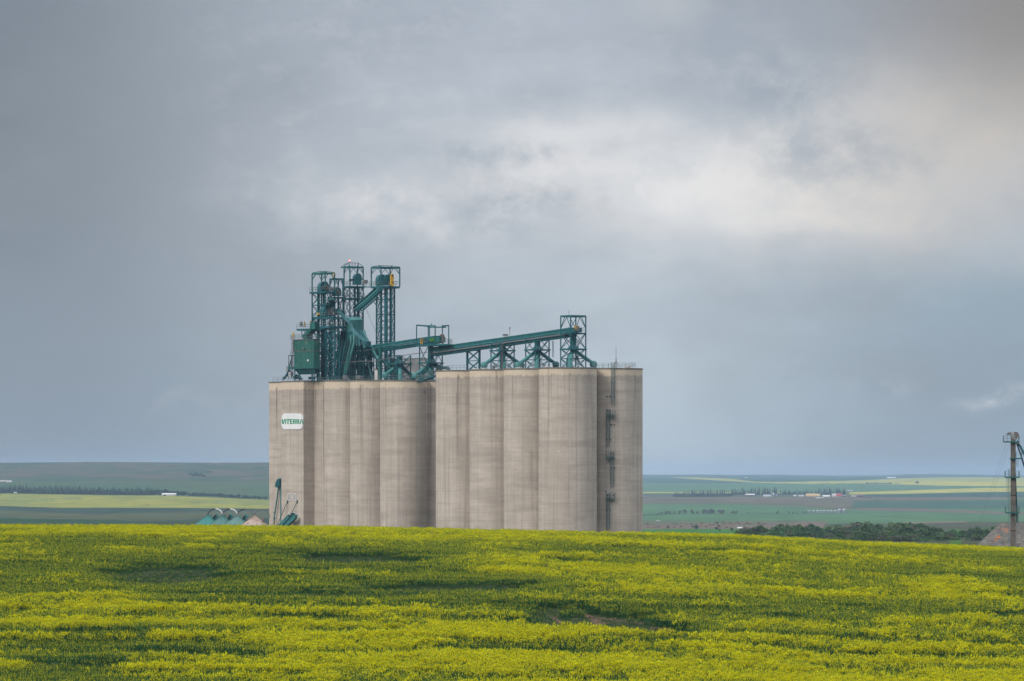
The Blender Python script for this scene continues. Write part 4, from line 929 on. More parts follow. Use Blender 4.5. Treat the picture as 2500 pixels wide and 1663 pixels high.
# ---------------------------------------------------------------- spout towers
def spout_tower(label, px, pw, y_top, y_mid, y_roof, zroof, feet, b=BC, hood=True, dark=False, lad=False, name='spout_tower', La=None):
    A = pw*.40; B = pw-A
    a0 = A_of(px, b)-A/.6/2; b0 = b-B/.8/2
    cs = [L(a0, b0), L(a0+A/.6, b0), L(a0+A/.6, b0+B/.8), L(a0, b0+B/.8)]
    c = L(A_of(px, b), b); y_ = lambda py: zat(py, c)
    e = thing(name, label, 'tower', at(c, zroof))
    mb = MB(); tower(mb, cs, zroof, y_(y_mid+2), 2, .2, .12, 'X'); posts(mb, cs, y_(y_mid), y_(y_top), .2)
    for i in (0, 2): xbrace(mb, cs, y_(y_mid), y_(y_top), .12, (i,), 'X' if i else '/')
    xbrace(mb, cs, y_(y_mid), y_(y_top), .12, (1, 3), 'V')
    mb.build('lattice', T, e)
    mb = MB(); deck(mb, grow(cs, 3), y_(y_mid), .28); mb.build('platform', T, e)
    mb = MB(); mb.hexa([c0+at(Vector(), 0) for c0 in sq(at(c, y_(y_mid-1)), .95, .95)]+sq(at(c, y_(y_mid-8)), .42, .42)); mb.hexa(sq(at(c, y_(y_mid-8)), .4, .4)+sq(at(c, y_(y_top-1)), .4, .4)); mb.build('hopper', T, e)
    for i, (fx, fy, fb) in enumerate(feet):
        p0 = at(c, y_(y_mid+3)); f = pt(fx, fy, fb); f0 = p0+(f-p0)*.10
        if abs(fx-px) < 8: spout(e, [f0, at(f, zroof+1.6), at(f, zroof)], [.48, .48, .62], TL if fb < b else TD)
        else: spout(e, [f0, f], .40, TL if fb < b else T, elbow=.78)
    if dark:
        mb = MB(); p = pt(px-2, y_top+6, b-16); mb.beam(at(p, zroof), at(p, y_(y_top+2)), .42, .42); mb.build('cable_duct', M['grey'], e)
    if lad:
        mb = MB(); q0, q1 = pt(px+lad, y_roof, b+30), pt(px+lad, y_top+4, b+30)
        for dd in (-.2, .2): mb.beam(at(q0, y_(872))+DV*dd, q1+DV*dd, .07)
        n = 18
        for k in range(n): z = y_(872)+(q1.z-y_(872))*k/n; mb.beam(at(q0, z)-DV*.2, at(q0, z)+DV*.2, .05)
        mb.build('ladder', M['rail'], e)
    return e
spout_tower('spout tower standing on the low roof left of the conveyor junction', 975, 58, 868, 887, 928, zr, [(941, 915, 22), (1008, 920, 118), (977, 926, 50), (968, 926, 84)])
spout_tower('spout tower under the portal frame where the two conveyors meet', 1052, 58, 846, 885, 926, zr, [(1014, 916, 22), (1028, 918, 60), (1072, 898, 96), (1090, 901, 118), (1051, 926, 60)], hood=False)
spout_tower('first spout tower on the high roof with a dark vertical cable duct', 1227, 58, 838, 855, 900, zh, [(1182, 890, 14), (1273, 891, 128), (1230, 896, 62)], dark=True)
spout_tower('middle spout tower on the high roof with a ladder hanging on its right', 1312, 58, 828, 853, 899, zh, [(1265, 890, 14), (1357, 889, 128), (1311, 896, 54), (1314, 896, 88)], lad=38)
# end tower with its roofed head frame
cs = corners(1369, 24, 37.5, 47); y_ = ymap(cs); pc = (cs[0]+cs[2])/2
t5 = thing('spout_tower', 'rightmost roof tower carrying the head of the long conveyor', 'tower', at(pc, zh))
mb = MB(); tower(mb, cs, zh, y_(851), 2, .2, .12, 'X'); tower(mb, cs, y_(851), y_(813), 1, .2, .12, 'X'); mb.build('lattice', T, t5)
mb = MB(); posts(mb, cs, y_(813), y_(772), .2); ring(mb, cs, y_(771.5), .22, .40)
for i in range(4):
    p, q = cs[i], cs[(i+1) % 4]; mb.beam(at(p, y_(801)), at(p+(q-p)*.42, y_(772)), .11); mb.beam(at(q, y_(801)), at(q+(p-q)*.42, y_(772)), .11)
mb.beam(pt(1389, 771, 60), pt(1389, 757, 60), .05); mb.build('hoist_frame', T, t5)
mb = MB(); deck(mb, grow(cs, 2), y_(851), .28); g = grow([cs[1], cs[1], cs[2], cs[2]], 0); dk = [cs[1], L(A_of(1430, 60)+6, 60), cs[2], cs[0]+(cs[3]-cs[0])*.9]; deck(mb, [cs[0], cs[1], cs[2], cs[3]], y_(812), .3); pl = mb.build('platform', T, t5)
mb = MB(); railing(mb, [at(cs[1], y_(812)), at(cs[2], y_(812)), at(cs[3], y_(812))]); mb.build('railing', M['rail'], pl)
mb = MB(); mb.hexa(sq(at(pc, y_(850)), .95, .95)+sq(at(pc, y_(842)), .45, .45)); mb.hexa(sq(at(pc, y_(842)), .42, .42)+sq(at(pc, y_(808)), .42, .42)); mb.build('hopper', T, t5)
for fx, fy, fb, mt in ((1449, 888, 128, TL), (1392, 896, 40, TL), (1388, 896, 90, T), (1420, 894, 100, T)):
    p0 = at(pc, y_(853)); f = pt(fx, fy, fb); f0 = p0+(f-p0)*.06
    if fx == 1449: spout(t5, [f0, f], .40, mt, elbow=.8)
    elif fx == 1420: spout(t5, [f0, f], .14, TD)
    else: spout(t5, [f0, at(f, zh+2.2), at(f, zh)], [.48, .48, .66], mt)
mb = MB()
for dd in (-.2, .2): mb.beam(at(pt(1411, 890, 84), zh)+DV*dd, pt(1411, 835, 84)+DV*dd, .07)
for k in range(20): p = pt(1411, 897-3*k, 84); mb.beam(p-DV*.2, p+DV*.2, .05)
mb.build('ladder', M['rail'], t5)
# plain bent under the long conveyor
bt = thing('conveyor_trestle', 'plain X-braced trestle under the long conveyor, left of the high-roof spout towers', 'trestle', pt(1155, 900, BC))
cs = corners(1139.5, 31, 3, BC); y_ = ymap(cs); mb = MB(); tower(mb, cs, zh, y_(855), 2, .2, .12, 'X', (0, 2)); mb.build('lattice', T, bt)
mb = MB(); ring(mb, cs, y_(855), .3, .3); mb.beam(at(cs[1], zh+1.1), at(L(A_of(1176, BC), BC), zh+1.1), .1); mb.build('cap_beam', T, bt)
# lower conveyor legs near the tank
for i, (px, b, lab) in enumerate(((884, 60, 'braced conveyor trestle just right of the tank spouts'), (928, 58, 'tall dark trestle column crossing the lower conveyor left of the low-roof spout tower'))):
    e = thing('conveyor_trestle', lab, 'trestle', at(pt(px, 900, b), zr)); c = pt(px, 870, b)
    mb = MB()
    if i == 0:
        cs = corners(875, 14, 26, 52); tower(mb, cs, zr, zat(868, c), 3, .18, .11, 'X')
    else:
        mb.beam(at(c, zr), at(c, zat(846, c)), .5); 
        for s in ((905, 62), (965, 60)): mb.beam(pt(930, 872, b), pt(s[0]+10, 924, s[1]), .14)
        for y in (876, 893, 908): mb.beam(pt(915, y, 80), pt(950, y, 60), .12)
    mb.build('lattice', TD if i == 0 else M['green'], e)
for px, q, lab in ((905, (905, 862, 58), 'fat vertical spout behind the lower conveyor'), (913, (938, 905, 60), 'fat slanted spout under the lower conveyor')):
    e = thing('grain_spout', lab, 'spout', at(pt(px, 900, 84), zr))
    spout(e, [pt(px, 862, 84), at(pt(q[0], 900, 84), zr) if px == 905 else pt(930, 892, 84)], .42, T)
    if px == 913: spout(e, [pt(922, 862, 96), pt(948, 900, 96)], .3, TD)
# ---------------------------------------------------------------- things standing on the roofs
e = thing('roof_shed', 'pale ribbed metal shed behind the low-roof spout towers', 'shed', L(A_of(985, 150), 150, zr))
zs = zat(876, L(A_of(985, 112), 112)); a0, a1 = A_of(952, 140), A_of(1026, 140)
mb = MB(); mb.box(a0, a1, 140, 178, zr-.02, zs)
k = a0
while k < a1: mb.box(k, k+1.6, 139.2, 140, zr, zs-.1); k += 4.5
mb.build('wall', M['shed'], e); mb = MB(); mb.box(a0-2, a1+2, 138, 180, zs, zs+.18); mb.build('roof', M['steel'], e)
mb = MB(); p0 = L(a0+(a1-a0)*.62, 139, zr+.05); mb.hexa([p0-PV*.06, p0+DV*1.1-PV*.06, p0+DV*1.1, p0, p0-PV*.06+UP*2.1, p0+DV*1.1-PV*.06+UP*2.1, p0+DV*1.1+UP*2.1, p0+UP*2.1]); mb.build('door', M['grey'], e)
e = thing('electrical_cabinet', 'tall grey steel cabinet beside the dark column under the conveyor', 'cabinet', at(pt(923, 900, 66), zr))
p = at(pt(923, 900, 66), zr); mb = MB(); mb.boxv(p+UP*1.55, DV*.7, PV*.5, UP*1.55); mb.build('body', M['grey'], e); mb = MB(); mb.boxv(p+UP*1.5-PV*.53, DV*.55, PV*.03, UP*1.3); mb.build('door', M['shed'], e)
e = thing('switch_box', 'low grey box on legs below the tank spouts', 'box', at(pt(877, 915, 20), zr)); p = at(pt(877, 915, 20), zr)
mb = MB(); mb.boxv(p+UP*1.15, DV*.85, PV*.4, UP*.38); mb.build('body', M['grey'], e); mb = MB(); [mb.beam(p+DV*s, p+DV*s+UP*.8, .1) for s in (-.7, .7)]; mb.beam(p-DV*1.2+UP*.2, p+DV*1.5+UP*.2, .2, .3); mb.build('stand', M['motor'], e)
for px, b, zz, h in ((992, 60, zr, .9), (1205, 40, zh, 1.0)):
    e = thing('exhaust_cap', 'small dark ventilator standing on the low roof' if px < 1100 else 'small dark ventilator on the high roof by the first spout tower', 'ventilator', at(pt(px, 900, b), zz)); p = at(pt(px, 900, b), zz)
    mb = MB(); mb.lathe(p, [(.26, zz), (.26, zz+h*.7), (.36, zz+h*.72), (.36, zz+h), (.1, zz+h*1.15)], 12); mb.build('cap', M['grey'], e, True); mb = MB(); mb.lathe(p, [(.45, zz-.02), (.45, zz+.1)], 12); mb.build('base', M['roofgrey'], e)
e = thing('gangway', 'teal sloping gangway bridging the gap up to the high silo block', 'gangway', pt(1040, 928, 10))
p, q = pt(1023, 930, 0), pt(1066, 916, 30); mb = MB(); u = PV*.55; mb.hexa([p-u-UP*.3, q-u-UP*.3, q+u-UP*.3, p+u-UP*.3, p-u, q-u, q+u, p+u]); mb.build('deck', T, e)
mb = MB(); railing(mb, [p-u, q-u]); railing(mb, [p+u, q+u]); mb.build('railing', M['rail'], e)
# roof edge railings
def rail_thing(label, px_b, z, gap=1.9, h=1.05):
    pts = [at(pt(px, 900, b), z) for px, b in px_b]; mb = MB(); railing(mb, pts, h, .055, gap)
    tag(mb.build('roof_railing', M['rail'], loc=pts[0]), label, 'railing')
rail_thing('thin pipe railing at the left corner of the low roof', [(667, -24), (690, -24), (690, -56), (716, -56)], zH+.2)
rail_thing('thin pipe railing along the front edge of the low roof', [(716, -58), (740, -58), (768, -40), (850, -56), (913, -56), (987, -56), (1040, -20)], zr+.0)
rail_thing('thin pipe railing along the front edge of the high roof', [(1090, -20), (1095, -50), (1152, -64), (1200, -64), (1240, -64), (1290, -64), (1326, -66), (1386, -66), (1440, -40)], zh)
rail_thing('railing along the far right end of the high roof', [(1446, 20), (1456, 78), (1500, 88), (1552, 128)], zh)
rail_thing('railing round the back edge of the high roof', [(1552, 130), (1530, 195), (1440, 205)], zh)
rail_thing('small railed landing where the gangway meets the high roof', [(1066, 30), (1073, 20), (1091, 20), (1091, 60), (1100, 66)], zh, 1.2, 1.2)
an = thing('antenna', 'thin whip antenna standing on the right end of the high roof', 'antenna', pt(1504, 897, 110))
mb = MB(); p = at(pt(1504, 890, 110), zh); mb.beam(p, p+UP*2.1, .14); mb.tube([p+UP*2, at(p, zat(845, p))], [.06, .035], 6); mb.build('mast', M['grey'], an)
mb = MB(); mb.beam(p+UP*1.6, at(pt(1514, 890, 118), zh), .08); mb.beam(p+UP*1.6, at(pt(1497, 890, 118), zh), .08); mb.build('stay', M['grey'], an)
for i, (px, b) in enumerate(((1086, 40), (1163, 25), (1184, 12), (1250, 118), (1268, 12), (1335, 118), (1354, 128), (1422, 118), (1532, 150), (1336, 12))):
    c = at(pt(px, 900, b), zh); mb = MB(); mb.lathe(c, [(.62, zh-.03), (.62, zh+.3), (.72, zh+.32), (.72, zh+.42), (.3, zh+.5)], 16)
    tag(mb.build('roof_hatch', M['shed'], smooth=True, loc=c), 'low round pale hatch cover on the high silo roof', 'hatch', 'hatch covers on the high roof')
# ---------------------------------------------------------------- caged ladder on the end silo
lad = thing('caged_ladder', 'caged teal access ladder zigzagging up the rightmost silo', 'ladder', L(0, 71, ZB))
c5 = L(0, 142); R5 = 71.4*S
def on5(px, py, out=.0):                                       # point on the face of the end silo seen at px
    t_ = (px-HX)/F; dx, dy = t_, 1.; a = dx*dx+1; b_ = -2*(c5.x*dx+c5.y); cc = c5.x**2+c5.y**2-(R5+out)**2
    yy = (-b_-math.sqrt(b_*b_-4*a*cc))/(2*a); return Vector((t_*yy, yy, (HY-py)*yy/F))
mt = M['rail']
for x0, x1, y0, y1 in ((1492, 1501.5, 885, 992), (1480, 1489.5, 1001, 1092), (1490, 1499.5, 1103, 1192), (1480, 1489.5, 1204, 1300)):
    xm = (x0+x1)/2; mb = MB()
    for dx in (-3.4, 3.4): mb.beam(on5(xm+dx, y1, .15), on5(xm+dx, y0, .15), .07)
    n = int((y1-y0)/3.4)
    for k in range(n): y = y0+(y1-y0)*k/n; mb.beam(on5(xm-3.4, y, .15), on5(xm+3.4, y, .15), .04)
    fl = mb.build('flight', mt, lad); mb = MB()
    for k in range(int((y1-y0)/11)+1):
        y = y1-12-11*k
        if y < y0: break
        pts = []
        for j in range(7):
            th = math.pi*j/6; pts.append(on5(xm+4.6*math.cos(th), y, .15+.75*math.sin(th)))
        for p, q in zip(pts[:-1], pts[1:]): mb.beam(p, q, .04, .06)
    for th in (0, .9, 1.57, 2.24, 3.14): mb.beam(on5(xm+4.6*math.cos(th), y1-12, .15+.75*math.sin(th)), on5(xm+4.6*math.cos(th), y0, .15+.75*math.sin(th)), .035)
    mb.build('cage', mt, lad)
for x0, x1, y0, y1, s in ((1480, 1501, 1001, 1018, 1), (1480, 1501, 1103.5, 1119, 0), (1480, 1500, 1204, 1219, 1)):
    mb = MB(); a, b = (1490, 1501) if s else (1480, 1491)
    P4 = [on5(a, y1, .05), on5(b, y1, .05), on5(b, y1, 1.0), on5(a, y1, 1.0)]; mb.hexa([p-UP*.14 for p in P4]+P4)
    P5 = [on5(x0, y0+12, .05), on5(x1, y0+12, .05), on5(x1, y0+12, .95), on5(x0, y0+12, .95)]
    mb.hexa([p-UP*.12 for p in P5]+P5)
    pl = mb.build('platform', mt, lad)
    mb = MB(); railing(mb, [P4[0], P4[3], P4[2], P4[1]], 1.45, .07, .6); mb.build('railing', mt, pl)
mb = MB()
for px, py in ((1482, 968), (1489, 968), (1493, 968), (1500, 968), (1483, 1001), (1489, 1001), (1492, 1037), (1499, 1037), (1481, 1037), (1492, 932), (1500, 932), (1481, 1090), (1479, 1200), (1482, 1073), (1490, 1073), (1493, 1142), (1500, 1142), (1482, 1246), (1489, 1246), (1484, 1209), (1497, 1209)):
    p = on5(px, py, .05); mb.boxv(p, Vector((.12, 0, 0)), Vector((0, .1, 0)), UP*.12)
mb.build('brackets', M['dark'], lad)
# ---------------------------------------------------------------- loading gear at the foot of the sign tower
ld = thing('loading_spout', 'teal double loading spout with a hooded top on the left concrete wall', 'spout', pt(680, 1280, -34))
mb = MB(); o = [(678, 1187), (679.5, 1178), (683, 1171), (687.3, 1168), (689, 1170), (689, 1188), (684.5, 1188), (682.5, 1190), (679, 1190)]
mb.extrude([pt(x, y, -30) for x, y in o], -PV*.8); mb.build('hood', T, ld)
spout(ld, [pt(680.5, 1187, -33), pt(669.6, 1264, -35)], .17, TL, 'pipe', 10); spout(ld, [pt(669.6, 1263, -35), pt(669, 1310, -35)], .13, TD, 'nozzle', 10); spout(ld, [pt(685.5, 1186, -33), pt(685.6, 1320, -33)], .15, TL, 'pipe', 10)
mb = MB(); [mb.tube([pt(670.5, y, -35), pt(670.2, y+2.5, -35)], .26, 10) for y in (1250, 1264)]; mb.build('collar', TD, ld)
tcx = thing('truck_chute', 'two parallel teal loading troughs slanting down from the sign tower wall', 'chute', pt(706, 1270, -66))
for x0, y0, x1, y1, b in ((672, 1294, 708, 1257.5, -68), (686, 1294, 723, 1257.5, -76)):
    mb = MB(); p, q = pt(x0, y0, b), pt(x1, y1, b); u = PV*.42; v = UP*.75
    mb.hexa([p-u-v, q-u-v, q+u-v, p+u-v, p-u, q-u, q+u, p+u]); 
    mb.build('trough', TL, tcx)
    mb = MB(); [mb.beam(p+u*s+UP*.05, q+u*s+UP*.05, .12, .2) for s in (-1, 1)]; mb.build('rim', M['teal_light'], tcx)
mb = MB()
for k in range(6): mb.beam(pt(686+2.2*k, 1290-3.7*k, -66), pt(692+2.2*k, 1292-3.7*k, -78), .1, .08)
mb.boxv(pt(712, 1273, -70), DV*.25, PV*.25, UP*.5); mb.boxv(pt(716, 1262, -64), DV*.5, PV*.3, UP*.9); mb.build('cross_frame', TD, tcx)
for x0, y0, x1, y1, b in ((702, 1224, 676, 1284, -64), (725.5, 1224, 698, 1284, -64)):
    mb = MB(); mb.beam(pt(x0, y0, b), pt(x1, y1, -80), .11); mb.build('stay_rod', TD, tcx)
    mb = MB(); mb.boxv(pt(x0+.3, y0+.5, -63), DV*.12, PV*.12, UP*.3); mb.beam(pt(x0, y0+1, -63), pt(x0-.5, y0+5, -63), .16); mb.build('anchor', TD, tcx)
mb = MB(); mb.boxv(pt(706, 1253, -63), DV*.45, PV*.05, UP*.25); mb.boxv(pt(720, 1253, -63), DV*.4, PV*.05, UP*.2); mb.build('bracket', M['shed'], tcx)
# ---------------------------------------------------------------- cone-roofed bins left of the elevator
cone_spec = [(509, 1259.5, 'leftmost of four small bins with a clean bright teal cone roof', 'coneteal', True), (545, 1259.8, 'second small bin from the left with a grey-teal cone roof and white hoop', 'conegrey', True), (581, 1260.5, 'third small bin from the left with a pale faded cone roof and dark hoop', 'conefade', False), (622, 1261.5, 'rusted pinkish cone-roofed bin nearest the concrete elevator', 'rustcone', False)]
M['coneteal'] = paint('bright_teal_sheet', (.03, .19, .175), (.022, .15, .145), .5, scale=.4)
M['conegrey'] = paint('grey_teal_sheet', (.06, .165, .155), (.04, .125, .118), .5, scale=.4)
M['conefade'] = paint('chalky_teal_sheet', (.10, .205, .195), (.065, .155, .15), .55, scale=.4)
for i, (px, py, lab, mt, white) in enumerate(cone_spec):
    Yc = 1150-i*4; c = Vector(((px-HX)/F*Yc, Yc, 0)); za = (HY-py)*Yc/F; zb = Zt(c.x, c.y)-.2
    e = thing('hopper_bin', lab, 'bin', at(c, zb)); R = 3.0
    ze = za-1.95
    mb = MB(); mb.lathe(c, [(R, zb), (R, ze+.02)], 28); mb.build('wall', M['conegrey'] if i < 3 else M['rustcone'], e, True)
    mb = MB(); mb.lathe(c, [(R+.12, ze-.04), (R+.12, ze), (.35, za), (.35, za+.18), (.05, za+.22)], 28)
    for k in range(14): a = 2*math.pi*k/14; u = Vector((math.cos(a), math.sin(a), 0)); mb.beam(at(c+u*(R+.1), ze+.04), at(c+u*.4, za+.02), .07, .06)
    rf = mb.build('roof', M[mt], e)
    hoop = []
    for k in range(15):
        th = math.pi*k/14; hoop.append(at(c, za)+Vector((1.55-1.75*math.cos(th), .2, 1.55*math.sin(th)-(.25 if k > 10 else 0)*(k-10)/4)))
    mb = MB(); mb.tube(hoop[:8], .11, 6); mb.build('hoop', M['dark'] if i < 3 else M['motor'], e, True)
    mb = MB(); mb.tube(hoop[7:], (.16 if white else .10), 6); mb.build('hoop', M['whitepaint'] if white else M['grey'], e, True)
    mb = MB()
    for k in range(6): p = at(c, za)+Vector((-.3+.42*k, .1, 1.2-.32*k)); mb.beam(p, p+Vector((0, 0, -.5)), .04); 
    mb.beam(at(c, za+1.55)+Vector((-.35, .1, 0)), at(c, za-.2)+Vector((1.4, .1, 0)), .05); mb.beam(at(c, za+1.1)+Vector((-.3, .1, 0)), at(c, za-.5)+Vector((1.2, .1, 0)), .05); mb.build('handrail', M['grey'], e)
    if i < 3:
        q = at(c, za); mb = MB(); mb.extrude([q+Vector(v) for v in ((.9, -.5, -.85), (1.75, -.5, .6), (2.4, -.5, -.2), (2.0, -.5, -1.2))], Vector((0, .6, 0))); mb.build('inlet', TL, e)
        mb = MB(); mb.beam(q+Vector((.85, -.75, -1.05)), q+Vector((1.6, -.75, .15)), .3, .3); mb.build('duct', M['dark'], e)
        mb = MB(); mb.tube([q+Vector((1.9, -.7, -.7)), q+Vector((2.5, -.7, -.7))], .25, 10); mb.build('motor', M['motor'], e, True)
    else:
        mb = MB(); mb.lathe(at(c, 0)+Vector((1.9, -.8, 0)), [(.3, ze+.3), (.32, ze+1.5), (.1, ze+1.75)], 10); mb.build('motor', M['motor'], e, True)
# ---------------------------------------------------------------- old elevator and its leg at the right edge
def shingle():
    m, t, b = material('old_shingles', .9, 0, .15); p = geo(t)
    br = t.node('ShaderNodeTexBrick'); t.put(br.inputs['Vector'], t.xyz(t.sep(p)[0], t.sep(p)[2], 0.)); br.inputs['Scale'].default_value = 1.; br.inputs['Brick Width'].default_value = .55; br.inputs['Row Height'].default_value = .32; br.inputs['Mortar Size'].default_value = .025
    br.inputs['Color1'].default_value = (.195, .185, .165, 1); br.inputs['Color2'].default_value = (.12, .115, .105, 1); br.inputs['Mortar'].default_value = (.06, .055, .055, 1)
    col = t.mix(t.mapr(t.noise(t.vmul(p, (.8, .8, .3)), 1.2, 5), .45, .65), br.outputs[0], (.085, .08, .08))
    s = t.sep(p)
    def patch(px, py, w, h, c):
        q = Vector(((px-HX)/F*1010, 1010, (HY-py)*1010/F))
        wob = t.noise(p, 1.6, 4)
        e = t.math('ADD', t.math('POWER', t.math('DIVIDE', t.math('SUBTRACT', s[0], q.x), w), 2.), t.math('POWER', t.math('DIVIDE', t.math('SUBTRACT', s[2], q.z), h), 2.))
        return t.mapr(t.math('ADD', e, t.math('MULTIPLY', wob, 1.8)), 1.9, 1.6), c
    for a in ((2455, 1292, .95, .32, (.21,.125,.095)), (2436, 1311, .48, .34, (.30, .115, .055)), (2428, 1318, .6, .18, (.24,.105,.065)), (2459, 1297, .5, .3, (.24,.13,.09)), (2409, 1333, 1.1, .3, (.07, .065, .065))):
        f, c = patch(*a); col = t.mix(f, col, c)
    t.l.new(col, b.inputs['Base Color']); return m
M['shingle'] = shingle()
oe = thing('old_elevator', 'weathered wooden elevator with a patched grey shingle roof at the right edge', 'building', ((2470-HX)/F*1010, 1014, -18))
def w3(px, py, Y): return Vector(((px-HX)/F*Y, Y, (HY-py)*Y/F))
r0, r1 = w3(2441, 1278, 1012), w3(2700, 1278, 1012)
ze = w3(0, 1352, 1006).z; e0, e1 = w3(2382, 1352, 1004.5), w3(2760, 1352, 1004.5); f0, f1 = Vector((e0.x, 1019.5, ze)), Vector((e1.x, 1019.5, ze)); e0.z = e1.z = ze
mb = MB(); tk = UP*.14
mb.hexa([e0-tk, e1-tk, r1-tk, r0-tk, e0, e1, r1, r0]); mb.hexa([f1-tk, f0-tk, r0-tk, r1-tk, f1, f0, r0, r1]); mb.hexa([f0-tk, e0-tk, r0-tk*1.01, r0-tk, f0, e0, r0+Vector((.01, 0, 0)), r0]); mb.build('roof', M['shingle'], oe)
mb = MB(); mb.hexa([(e0.x+.3, 1005, -18), (e1.x-.3, 1005, -18), (e1.x-.3, 1019, -18), (e0.x+.3, 1019, -18), (e0.x+.3, 1005, ze-.15), (e1.x-.3, 1005, ze-.15), (e1.x-.3, 1019, ze-.15), (e0.x+.3, 1019, ze-.15)]); mb.build('wall', M['wood'], oe)
YL = 1001.0
def wl_(px, py, dy=0): return w3(px, py, YL+dy)
ol = thing('bucket_elevator', 'lone slim tan elevator leg with green platforms at the right edge', 'bucket elevator', (wl_(2473.5, 1340).x, YL, -17.8))
cx = wl_(2473.5, 1300).x; wpx = YL/F
mb = MB(); zt_ = wl_(0, 1062).z
mb.boxv(Vector((cx, YL, (zt_-17.8)/2)), Vector((5.8*wpx, 0, 0)), Vector((0, .38, 0)), UP*(zt_+17.8)/2)
for px in (2468.2, 2473, 2478.6): c = wl_(px, 0); mb.boxv(Vector((c.x, YL-.4, (zt_-17.8)/2)), Vector((.03, 0, 0)), Vector((0, .03, 0)), UP*(zt_+17.8)/2)
mb.build('leg_casing', M['sootleg'], ol)
mb = MB()
for y in (1121, 1209, 1296): c = wl_(2473.5, y); mb.boxv(c, Vector((6.6*wpx, 0, 0)), Vector((0, .44, 0)), UP*.07)
mb.build('flange', M['dark'], ol)
mb = MB(); hc = wl_(2475, 1063); o = []
for j in range(15): th = math.pi*j/14; o.append(hc+Vector((-8*wpx*math.cos(th), 0, 9*wpx*math.sin(th))))
o += [hc+Vector((8*wpx, 0, -1.0)), hc+Vector((-5*wpx, 0, -.6))]
mb.extrude([p-Vector((0, .42, 0)) for p in o], Vector((0, .84, 0))); h = mb.build('head', M['steel'], ol, True)
mb = MB(); mb.tube([wl_(2461, 1058), wl_(2471, 1058)], .26, 12); mb.tube([wl_(2458, 1060), wl_(2462, 1059)], .2, 12); mb.build('motor', M['grey'], ol, True)
mb = MB(); mb.tube([wl_(2480, 1062, -.45), wl_(2480, 1062, -.3)], .62, 18); mb.build('pulley_guard', M['motor'], ol, True)
for x0, x1, y, rl in ((2450, 2487.5, 1079, 1), (2466, 2494, 1119.5, 2), (2454, 2488, 1165.5, 1), (2454.5, 2488, 1252, 1)):
    mb = MB(); c = wl_((x0+x1)/2, y); hw = (x1-x0)/2*wpx; mb.boxv(c, Vector((hw, 0, 0)), Vector((0, .95, 0)), UP*.13); pl = mb.build('platform', M['green'], ol)
    mb = MB(); q = [c+Vector((-hw, -.9, .1)), c+Vector((hw, -.9, .1)), c+Vector((hw, .9, .1)), c+Vector((-hw, .9, .1))]
    if rl == 2: q[0] = c+Vector((hw*.0, -.9, .1)); q[3] = c+Vector((0, .9, .1))
    railing(mb, q, 1.12, .05, .75, True); mb.build('railing', M['rail'], pl)
for x, y0, y1 in ((2484, 1122, 1139), (2463.5, 1145, 1250), (2460, 1168, 1215), (2463.5, 1255, 1336), (2485, 1256, 1300)):
    mb = MB()
    for dx in (-1.9, 1.9): mb.beam(wl_(x+dx, y1, -.5), wl_(x+dx, y0, -.5), .055)
    n = int((y1-y0)/3.8)
    for k in range(n+1): y = y0+(y1-y0)*k/max(n, 1); mb.beam(wl_(x-1.9, y, -.5), wl_(x+1.9, y, -.5), .045)
    mb.build('ladder', M['rail'], ol)
spout(ol, [wl_(2482, 1077), wl_(2491, 1090), wl_(2514, 1135)], [.2, .22, .22], T, 'spout'); spout(ol, [wl_(2483, 1084, .3), wl_(2493, 1113, .3), wl_(2512, 1176, .3)], .15, M['teal_dark'], 'spout')
spout(ol, [wl_(2479, 1160, .2), wl_(2481, 1215, .2), wl_(2483.5, 1276, .2)], [.12, .15, .19], M['teal_dark'], 'spout')
mb = MB(); mb.boxv(wl_(2485, 1081), Vector((.35, 0, 0)), Vector((0, .3, 0)), UP*.28); mb.build('outlet', M['shed'], ol)
for i, ((x0, y0), (x1, y1)) in enumerate((((2457, 1080), (2393, 1275)), ((2463, 1085), (2424, 1205)))):
    mb = MB(); mb.tube([wl_(x0, y0), wl_(x0+(x1-x0)*.5, y0+(y1-y0)*.5, 10), w3(x1, y1, YL+25)], .014, 4)
    mb.build('guy_wire', M['grey'], ol)
# ================================================================ far land: trees, farms, cattle
def quad_leaf(mb, c, s, r, m=0):
    a, b = r.uniform(0, 6.283), r.uniform(-1, 1); n = Vector((math.cos(a)*math.sqrt(1-b*b), math.sin(a)*math.sqrt(1-b*b), b))
    u = n.orthogonal().normalized(); v = n.cross(u)*s*r.uniform(.6, 1.1); u = u*s*r.uniform(.6, 1.1)
    mb.add([c-u-v*.3, c-u*.2-v, c+u-v*.2, c+u*.3+v], [(0,1,2,3)], m)
M['leaf'] = foliage('poplar_leaves', (.034, .085, .022), (.062, .125, .032), .5)
M['leaf2'] = foliage('willow_leaves', (.065, .11, .036), (.09, .135, .048), .5)
M['leaf3'] = foliage('grey_bush_leaves', (.075, .085, .055), (.095, .09, .06), .5)
M['spruce'] = foliage('spruce_needles', (.010, .028, .016), (.016, .038, .018), .3)
M['fartree'] = foliage('far_leaves', (.013, .034, .018), (.022, .048, .022), .3)
M['bark'] = paint('bark', (.10, .085, .07), (.06, .05, .04), .9)
